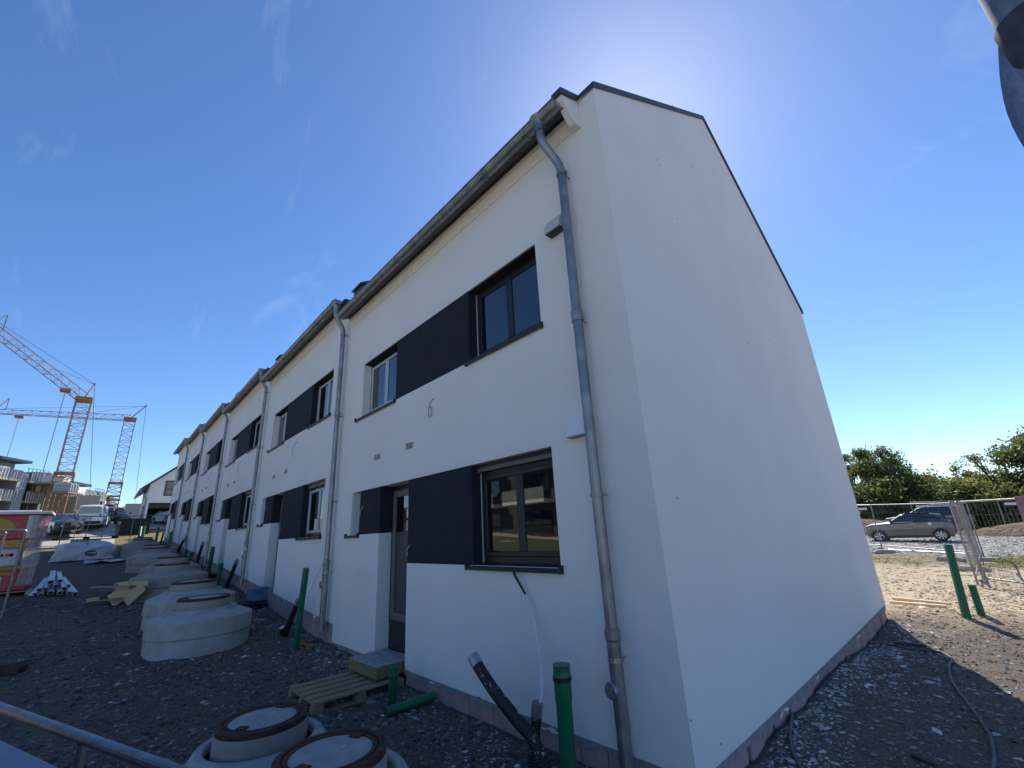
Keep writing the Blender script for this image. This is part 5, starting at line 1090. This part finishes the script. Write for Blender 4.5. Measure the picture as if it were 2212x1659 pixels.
for s in (1, -1):
    MB().box(-.33, .62, s*.795-.008, s*.795+.008, .965, .985).build('window_trim', MT['silver'], mc); MB().box(-.42, -.22, s*.842-.01, s*.842+.01, .86, .885).build('door_handle', MT['silver'], mc)
    MB().tube([(-.98, s*.83, .86), (-.98, s*.846, .86)], .075, 14).build('filler_cap', MT['silver'], mc); MB().box(-.345, -.335, s*.838-.004, s*.838+.004, .35, .95).build('door_gap', MT['black'], mc)
MB().box(-1.05, .05, -.60, .60, 1.408, 1.425, bev=.006).build('roof_panel', p_dark, mc)
SUV = dict(L_=4.6, W_=1.85, H=1.7, st=[(2.25, .4, .85, .92, .72, .6), (2.1, .3, 1.0, 1.06, .86, .7), (1.3, .28, 1.08, 1.16, .91, .76), (.95, .28, 1.1, 1.22, .92, .74), (.3, .28, 1.12, 1.62, .92, .68), (-.2, .28, 1.12, 1.70, .92, .68), (-1.7, .28, 1.13, 1.68, .92, .66), (-2.05, .3, 1.13, 1.50, .91, .64), (-2.25, .34, 1.1, 1.2, .88, .7), (-2.3, .42, .98, 1.02, .86, .7)],
           wins=[[(.9, 1.15), (.3, 1.54), (-.35, 1.60), (-.35, 1.15)], [(-.43, 1.15), (-.43, 1.60), (-1.2, 1.58), (-1.2, 1.16)], [(-1.28, 1.16), (-1.28, 1.58), (-1.7, 1.55), (-1.95, 1.2)]], wheels=(1.35, -1.35), wr=.36, scr=(.98, 1.2, .32, 1.60), tail=(-2.24, 1.18, -2.03, 1.50))
sw = hit(*zr(1118, 975)); d_ = np.array([math.cos(ang), math.sin(ang), 0]); sc_ = sw+d_*1.35+nrm*.85; 
sv = car('parked_car', 'large blue grey estate car with roof rails parked behind the small grey hatchback', (sc_[0], sc_[1], terrain(sc_[0], sc_[1])), ang, paint=p_suv, group='cars on the gravel lot', **SUV)
for s in (.6, -.6):
    MB().tube([(.1, s, 1.66), (.0, s, 1.755), (-1.6, s, 1.745), (-1.75, s, 1.66)], .022, 8).build('roof_rail', MT['silver'], sv)
# earth banks
p = on_plane(*zr(1430, 920), 1, 36.0); mound(p[0]+1.4, 36.0, 4.6, 1.6, .8, 'grassy brown earth bank right of the parked cars', 5)
p = on_plane(*zr(470, 920), 1, 35.5); mound(p[0]-2.0, 35.6, 5.0, 1.6, 1.0, 'dark brown earth bank between the gable and the parked cars', 6)
# pale timber boards at the far gable corner
for (a, b, w, lab) in (((595, 1522), (1030, 1560), .10, 'nearer of two pale timber boards lying beyond the gable corner'), ((622, 1497), (1065, 1543), .09, 'farther of two pale timber boards lying beyond the gable corner')):
    A, B_ = hit(*zr(*a)), hit(*zr(*b)); m = MB(); m.beam((0, 0, .03), V3(B_)-V3(A)+Vector((0, 0, .03)), w, .045); o = m.build('timber_board', MT['woodlight'], None); o.location = V3(gp(A)); tag(o, lab, 'board', 'timber boards')
# pink insulation boards stacked at the right border
pk = at_dist(*zr(1562, 690), 11.5); o = thing('foam_stack', 'tall stack of pink foam boards at the edge of the sunlit track', 'foam stack', (pk[0]+.62, pk[1]-.3, gz(pk[0]+.6, pk[1]-.3)), math.radians(-12)); H = pk[2]-o.location.z; n = 14
pf = bpy.data.materials['pink_foam']
for k in range(n): MB().box(-.6+random.uniform(0, .012), .6, -.3, .3-random.uniform(0, .012), .12+(H-.12)*k/n, .12+(H-.12)*(k+1)/n-.004, bev=.006).build('foam_board', pf, o)
for y in (-.22, .22): MB().box(-.6, .6, y-.05, y+.05, 0, .118).build('support_batten', MT['wood'], o)
# hoses on the ground
def hose(pix, label, r=.015):
    P = [hit(*z7(*q)) for q in pix]; P = [Vector((p[0], p[1], gz(p[0], p[1])+r*.8)) for p in P]; o0 = P[0].copy(); Q = []
    ext = [P[0]*2-P[1]]+P+[P[-1]*2-P[-2]]
    for i in range(1, len(ext)-2):
        for k in range(5):
            t = k/5; a, b, c, d = ext[i-1:i+3]; Q.append(.5*((2*b)+(c-a)*t+(2*a-5*b+4*c-d)*t*t+(3*b-a-3*c+d)*t**3))
    Q.append(P[-1]); Q = [Vector((q.x, q.y, gz(q.x, q.y)+r*.8)) for q in Q]
    o = MB().tube([q-o0 for q in Q], r, 10).build('rubber_hose', mat('grey_rubber', (.055, .057, .055), (.085, .088, .085), 6, .6) if 'grey_rubber' not in bpy.data.materials else bpy.data.materials['grey_rubber'], None); o.location = o0; tag(o, label, 'hose')
hose([(1020, 590), (1020, 640), (990, 740), (900, 810), (830, 880), (740, 940), (690, 1010), (640, 1080), (600, 1150), (578, 1270), (578, 1380), (610, 1479), (700, 1640)], 'grey rubber hose lying along the foot of the gable wall')
hose([(1085, 607), (1200, 602), (1300, 607), (1515, 632), (1650, 660), (1702, 705), (1685, 755), (1700, 860), (1760, 960), (1850, 1080), (1950, 1220), (1990, 1310), (2000, 1479), (1980, 1700)], 'grey rubber hose curving across the shaded ground away from the gable')
o = MB().beam((0, 0, 0), V3(hit(*z7(1600, 1479)))-V3(hit(*z7(1420, 1400))), .03, .02).build('steel_bar', MT['wooddark'], None); o.location = V3(hit(*z7(1420, 1400)))+Vector((0, 0, .015)); tag(o, 'short dark bar lying on the gravel near the gable', 'bar')
o = MB().beam((0, 0, 0), V3(hit(*z7(1300, 607)))-V3(hit(*z7(1525, 632))), .035, .03).build('steel_bar', MT['wooddark'], None); o.location = V3(hit(*z7(1525, 632)))+Vector((0, 0, .02)); tag(o, 'dark batten lying under the hose by the gable', 'bar')
# ------------------------------------------------------------------ trees and hedge behind the car park
def leaf_mat(name, c1, c2):
    m = bpy.data.materials.new(name); m.use_nodes = True; N = m.node_tree.nodes; L = m.node_tree.links; b = N['Principled BSDF']
    at = N.new('ShaderNodeAttribute'); at.attribute_name = 'tint'; r = N.new('ShaderNodeValToRGB'); r.color_ramp.elements[0].color = (*c1, 1); r.color_ramp.elements[1].color = (*c2, 1); L.new(at.outputs['Fac'], r.inputs['Fac']); L.new(r.outputs['Color'], b.inputs['Base Color']); b.inputs['Roughness'].default_value = .55
    tr = N.new('ShaderNodeBsdfTranslucent'); L.new(r.outputs['Color'], tr.inputs['Color']); mxs = N.new('ShaderNodeMixShader'); mxs.inputs[0].default_value = .5; L.new(b.outputs[0], mxs.inputs[1]); L.new(tr.outputs[0], mxs.inputs[2]); L.new(mxs.outputs[0], N['Material Output'].inputs[0]); return m
lm1 = leaf_mat('leaf_dark', (.08, .115, .03), (.20, .24, .075)); lm2 = leaf_mat('leaf_light', (.14, .155, .038), (.29, .29, .08)); bark = mat('bark', (.07, .055, .04), (.12, .10, .08), 6, .95)
def leaves_mesh(name, C, size, mm, rg):
    n = len(C); d = rg.normal(size=(n, 3)); d /= np.linalg.norm(d, axis=1)[:, None]; u = np.cross(d, rg.normal(size=(n, 3))); u /= np.linalg.norm(u, axis=1)[:, None]; v = np.cross(d, u)
    s = (size*rg.uniform(.6, 1.4, n))[:, None]; V_ = np.stack([C-u*s, C+v*s*.6, C+u*s, C-v*s*.6], 1).reshape(-1, 3)
    me = bpy.data.meshes.new(name); me.vertices.add(4*n); me.vertices.foreach_set('co', V_.astype(np.float32).ravel()); me.loops.add(4*n); me.loops.foreach_set('vertex_index', np.arange(4*n, dtype=np.int32)); me.polygons.add(n); me.polygons.foreach_set('loop_start', np.arange(0, 4*n, 4, dtype=np.int32)); me.polygons.foreach_set('loop_total', np.full(n, 4, dtype=np.int32)); me.update()
    at = me.attributes.new('tint', 'FLOAT', 'FACE'); at.data.foreach_set('value', rg.random(n).astype(np.float32)); me.materials.append(mm); return me
def tree(name, label, cat, x, y, h, rad, crown0, n, size, mm, seed, clumps=26, group=None, sparse=1.0, lean=0.0, trunk=True):
    rg = np.random.default_rng(seed); R_ = random.Random(seed); o = thing(name, label, cat, (x, y, terrain(x, y)-.05), 0, group)
    cl = []
    for k in range(clumps):
        a = rg.uniform(0, 2*pi); t = rg.random()**.8; zz = lerp(crown0, .95, t)*h; env = math.sin(pi*min(1, max(.12, (zz/h-crown0+.10)/(1.12-crown0))))**.6
        rr = rad*env*math.sqrt(rg.uniform(.12, 1)); cl.append((rr*math.cos(a)+lean*zz, rr*math.sin(a), zz, rad*(rg.uniform(.13, .30) if name != 'hedge_shrub' else rg.uniform(.20, .36))))
    tm = MB(); tp = Vector((lean*h*.5, 0, h*.62)); tm.tube([(0, 0, -.2), (0, 0, h*.15), (lean*h*.2+R_.uniform(-.1, .1), R_.uniform(-.1, .1), h*.38), tp], [h*.028, h*.022, h*.017, h*.009], 8)
    for c in cl[:max(8, clumps//2)]:
        s0 = Vector((lean*h*.2, 0, R_.uniform(.16, .5)*h)); e = Vector(c[:3]); md = (s0+e)/2+Vector((0, 0, .08*h)); tm.tube([s0, md, e], [h*.010, h*.006, h*.002], 5)
        for b in range(2): q = e+Vector((R_.uniform(-1, 1), R_.uniform(-1, 1), R_.uniform(0, 1)))*c[3]; tm.tube([md, (md+q)/2+Vector((0, 0, .1)), q], [h*.005, h*.003, h*.001], 4)
    tm.build('trunk', bark, o)
    per = int(n*sparse/clumps); P = []
    for c in cl:
        v = rg.normal(size=(per, 3)); P.append(np.array(c[:3])+v*c[3]*.56*np.array([1, 1, .75]))
    co = bpy.data.objects.new('crown', leaves_mesh('crown', np.concatenate(P), size, mm, rg)); COL.objects.link(co); co.parent = o; return o
def tpos(q, yy): p = on_plane(*zr(*q), 1, yy); return p
def place_tree(q_top, q_x, yy, **k):
    p = tpos(q_top, yy); return p[0], yy, p[2]-terrain(p[0], yy)
x, y, h = place_tree((440, 345), 0, 49); tree('leafy_tree', 'broad leafy tree rising above the hedge next to the gable', 'tree', x, y, h+.3, h*.46, .32, 15000, .11, lm1, 21, 46)
x, y, h = place_tree((300, 370), 0, 51); tree('leafy_tree', 'thin twiggy tree half hidden by the gable edge', 'tree', x-.6, y, h+.1, h*.30, .25, 8000, .10, lm1, 22, 26, sparse=.75)
x, y, h = place_tree((1560, 265), 0, 48); tree('leafy_tree', 'big dense dark green tree behind the far fence panel', 'tree', x+1.6, y, h+.6, h*.52, .22, 24000, .12, lm1, 23, 60)
x, y, h = place_tree((1260, 335), 0, 49); tree('bare_tree', 'half bare tree with fine upswept twigs beside the dense tree', 'tree', x+1.0, y, h+.2, h*.34, .40, 2600, .09, lm2, 24, 30, lean=-.22)
hx = [(560, 585), (680, 520), (800, 560), (930, 600), (1060, 600), (1190, 590), (1320, 610), (1450, 640), (1580, 640), (380, 640), (260, 640), (1720, 640)]
for i, q in enumerate(hx):
    yy = 45.5+(i % 3)*1.4; x, y, h = place_tree(q, 0, yy); lab = ['dark', 'dark', 'mixed green', 'mixed green', 'yellow green', 'yellow green', 'yellow green', 'mixed green', 'dark', 'dark', 'dark', 'dark'][i]
    wh = ['behind the small car bonnet', 'at the foot of the broad leafy tree', 'behind the small car windscreen', 'behind the small car roof', 'behind the estate car windscreen', 'behind the estate car roof', 'behind the estate car tail', 'under the half bare tree', 'between the bare and dense trees', 'left of the broad leafy tree', 'against the gable edge', 'under the big dense tree'][i]
    tree('hedge_shrub', '%s shrub of the car park hedge %s' % (lab, wh), 'shrub', x, y, h+.15, max(2.4, h*.62), .06, 12000, .11, lm2 if 'yellow' in lab else (lm1 if lab == 'dark' else (lm1 if i % 2 else lm2)), 40+i, 30, group='shrubs of the hedge behind the car park')
# far wooded skyline strip behind the hedge so that no bare horizon shows
rg = np.random.default_rng(77); n = 30000; C = np.stack([rg.uniform(-90, 160, n), rg.uniform(60, 75, n), np.zeros(n)], 1); C[:, 2] = .6+rg.random(n)**1.1*(2.0+.6*np.sin(C[:, 0]*.25)+.4*np.sin(C[:, 0]*.7))
o = bpy.data.objects.new('distant_wood', leaves_mesh('distant_wood', C, .24, lm1, rg)); COL.objects.link(o); o['kind'] = 'stuff'; tag(o, 'distant dark wood along the horizon behind the hedge', 'wood')
# weeds by the fence
rg = np.random.default_rng(5); n = 9000; C = np.stack([rg.uniform(-4, 6, n), rg.uniform(16.0, 20.5, n), np.zeros(n)], 1); keep = vnoise(C[:, 0], C[:, 1], 31, .8) > .14; C = C[keep]; C[:, 2] = ground_np(C[:, 0], C[:, 1])+rg.random(len(C))**2*.16
o = bpy.data.objects.new('weeds', leaves_mesh('weeds', C, .03, lm2, rg)); COL.objects.link(o); o['kind'] = 'stuff'; tag(o, 'patchy green weeds along the car park fence', 'weeds')
# ------------------------------------------------------------------ loose stones and debris
def stone_material(name):
    m = bpy.data.materials.new(name); m.use_nodes = True; N = m.node_tree.nodes; L = m.node_tree.links; b = N['Principled BSDF']; b.inputs['Roughness'].default_value = .9; b.inputs['Specular IOR Level'].default_value = .3
    at = N.new('ShaderNodeAttribute'); at.attribute_name = 'stone_colour'; L.new(at.outputs['Color'], b.inputs['Base Color']); return m
stone_m = stone_material('loose_stone')
OCT = np.array([(1, 0, 0), (-1, 0, 0), (0, 1, 0), (0, -1, 0), (0, 0, 1), (0, 0, -1)], float); OF = np.array([(0, 2, 4), (2, 1, 4), (1, 3, 4), (3, 0, 4), (2, 0, 5), (1, 2, 5), (3, 1, 5), (0, 3, 5)])
def stones(name, X, Y, S, colr, flat, rg, label, cat, sink=.35):
    n = len(X); V_ = OCT[None]*rg.uniform(.55, 1.25, (n, 6, 1))+rg.normal(0, .16, (n, 6, 3)); V_[:, :, 2] *= np.asarray(flat).reshape(-1, 1) if np.ndim(flat) else flat
    a = rg.uniform(0, 2*pi, n); c, s = np.cos(a)[:, None], np.sin(a)[:, None]; st_ = rg.uniform(1, 1.7, n)[:, None]
    x = V_[:, :, 0]*st_; y = V_[:, :, 1]; V_ = np.stack([x*c-y*s, x*s+y*c, V_[:, :, 2]], -1)*S[:, None, None]
    Z = ground_np(X, Y)+S*(.5-sink)*np.asarray(flat); V_ += np.stack([X, Y, Z], -1)[:, None]
    F = (OF[None]+6*np.arange(n)[:, None, None]).reshape(-1, 3)
    me = bpy.data.meshes.new(name); me.vertices.add(6*n); me.vertices.foreach_set('co', V_.astype(np.float32).ravel()); me.loops.add(F.size); me.loops.foreach_set('vertex_index', F.ravel().astype(np.int32)); me.polygons.add(len(F)); me.polygons.foreach_set('loop_start', np.arange(0, F.size, 3, dtype=np.int32)); me.polygons.foreach_set('loop_total', np.full(len(F), 3, dtype=np.int32)); me.polygons.foreach_set('use_smooth', np.zeros(len(F), dtype=bool)); me.update()
    at = me.attributes.new('stone_colour', 'FLOAT_COLOR', 'POINT'); cc = np.repeat(np.concatenate([colr, np.ones((n, 1))], 1), 6, 0); at.data.foreach_set('color', cc.astype(np.float32).ravel()); me.materials.append(stone_m)
    o = bpy.data.objects.new(name, me); COL.objects.link(o); o['kind'] = 'stuff'; tag(o, label, cat); return o
def off_house(X, Y): return ~((X < .03) & (Y > -.03) & (Y < 6.9) & (X > -42))
rg = np.random.default_rng(3)
n = 80000; r = rg.random(n)**1.25*19+.9; a = rg.uniform(math.radians(100), math.radians(190), n); X = CAM[0]+r*np.cos(a); Y = CAM[1]+r*np.sin(a)
k = off_house(X, Y) & (Y < 0); X, Y = X[k], Y[k]; D = np.hypot(X-CAM[0], Y-CAM[1]); keep = rg.random(len(X)) < .35+.65*np.clip(vnoise(X, Y, 51, .9)*1.6+.55, 0, 1); X, Y, D = X[keep], Y[keep], D[keep]
S = np.minimum(rg.gamma(2.2, .0052, len(X)), .024)*(1+D*.045)+.005; g = np.clip(rg.normal(.12, .055, len(X)), .04, .4)+np.where(rg.random(len(X)) < .05, .15, 0)
stones('gravel', X, Y, S, np.stack([g*1.03, g*.98, g*.93], 1), .6, rg, 'dark crushed gravel strewn before the terrace', 'gravel')
# right of the gable: mixed gravel in shade and sun
n = 42000; X = rg.uniform(0.0, 6.5, n); Y = -1.2+rg.random(n)**1.1*13.5; X[:6000] = rg.uniform(-1.5, 2, 6000); D = np.hypot(X-CAM[0], Y-CAM[1]); k = off_house(X, Y) & (D > 1.0) & (rg.random(n) < 1.2/(1+.12*D)); X, Y, D = X[k], Y[k], D[k]
S = np.minimum(rg.gamma(2.0, .0050, len(X)), .02)*(1+D*.03)+.004; g = np.clip(rg.normal(.17, .06, len(X)), .06, .4); warm = np.clip((Y-5.5)/3, 0, 1)
stones('gravel', X, Y, S, np.stack([g*(1.05+1.2*warm), g*(.98+.9*warm), g*(.90+.5*warm)], 1), .55, rg, 'mixed brown and grey gravel beside the gable', 'gravel')
# pale plaster and mortar crumbs along the walls
n = 2400; t = rg.random(n); X = .04+rg.gamma(1.2, .22, n); Y = .1+t*6.6; n2 = 2800; X2 = -rg.random(n2)*12; Y2 = -.04-rg.gamma(1.5, .22, n2); X = np.concatenate([X, X2]); Y = np.concatenate([Y, Y2])
k = off_house(X, Y) & (vnoise(X, Y, 61, 1.4) > -.12); X, Y = X[k], Y[k]; S = rg.gamma(1.6, .0055, len(X))+.004; g = np.clip(rg.normal(.40, .13, len(X)), .16, .68)
stones('plaster_crumbs', X, Y, S, np.stack([g, g*.985, g*.95], 1), .38, rg, 'pale crumbs of plaster and mortar along the wall foot', 'debris')
n = 70; X = .12+rg.gamma(2.0, .30, n); Y = .2+rg.random(n)*6.3; S = rg.gamma(2.0, .010, n)+.014; g = np.clip(rg.normal(.40, .1, n), .2, .6)
stones('mortar_lumps', X, Y, S, np.stack([g, g*.98, g*.94], 1), .28, rg, 'flat pale mortar lumps beside the gable foot', 'debris')
# scattered brighter pieces in front
n = 240; X = -rg.random(n)*11-.3; Y = -.3-rg.random(n)*3.2; S = rg.gamma(2.0, .009, n)+.008; g = np.clip(rg.normal(.42, .12, n), .2, .7)
stones('pale_chips', X, Y, S, np.stack([g, g*.98, g*.96], 1), .4, rg, 'scattered pale chips on the dark gravel', 'debris')
# car park gravel
n = 16000; X = rg.uniform(-10, 11, n); Y = 20+rg.random(n)**1.2*17; S = rg.gamma(2, .014, n)+.012; g = np.clip(rg.normal(.36, .1, n), .15, .6)
stones('car_park_gravel', X, Y, S, np.stack([g, g*.98, g*.94], 1), .5, rg, 'light grey gravel of the car park', 'gravel')
n = 9000; X = rg.uniform(-3, 9, n); Y = rg.uniform(7.2, 19, n); S = rg.gamma(1.8, .012, n)+.008; g = np.clip(rg.normal(.32, .09, n), .12, .6)
stones('track_pebbles', X, Y, S, np.stack([g*1.3, g*1.08, g*.78], 1), .35, rg, 'tan pebbles and clods on the sunlit track', 'gravel')
# ------------------------------------------------------------------ block of flats opposite, behind the viewpoint (mirrored in the panes)
o = thing('apartment_block', 'grey block with white balcony bands opposite the terrace, mirrored in its panes', 'building', (-25.0, -24.0, gz(-20, -24)), 0)
MB().box(-18, 16, -10, 0, -.5, 9.5).build('wall', mat('dark_cladding', (.05, .052, .05), (.075, .075, .07), 1.0, .9), o); MB().box(-18.5, 16.5, -10.5, 1.2, 9.5, 9.8).build('roof', MT['zincdark'], o)
for s in range(3):
    for i in range(5):
        x0 = -17+6.6*i; z = .1+3.1*s
        if s: MB().box(x0, x0+5.2, .01, 1.7, z-.15, z+.1).build('balcony_slab', bwhite, o); MB().box(x0+.02, x0+5.18, 1.62, 1.68, z+.1, z+1.05).build('balcony_rail', bgrey, o)
        w = MB().box(x0+.6, x0+4.4, .005, .06, z+.15, z+2.5).build('window', MT['frame'], o)
        for k in range(3): MB().box(x0+.72+1.24*k, x0+1.84+1.24*k, .055, .07, z+.27, z+2.38).build('pane', MT['glass'], w)
gl = MB(); gl.add([(-40, -21, terrain(-40, -21)+.06), (40, -21, terrain(40, -21)+.06), (40, -13, terrain(40, -13)+.06), (-5, -13, terrain(-5, -13)+.06), (-40, -13, terrain(-40, -13)+.06), (-5, -21, terrain(-5, -21)+.06)], [(0, 5, 3, 4), (5, 1, 2, 3)])
lw_ = gl.build('lawn', mat('lawn_green', (.06, .09, .02), (.10, .13, .035), 3, .95, bump=.5, bscale=60), None); lw_['kind'] = 'structure'
for i in range(4):
    a = (-9+3.5*i, -10.5); fence_panel((a[0], a[1], gz(*a)), (a[0]+3.45, a[1], gz(a[0]+3.45, a[1])), 'mesh fence panel behind the viewpoint, before the opposite lawn', dv=.2, dh=.4)
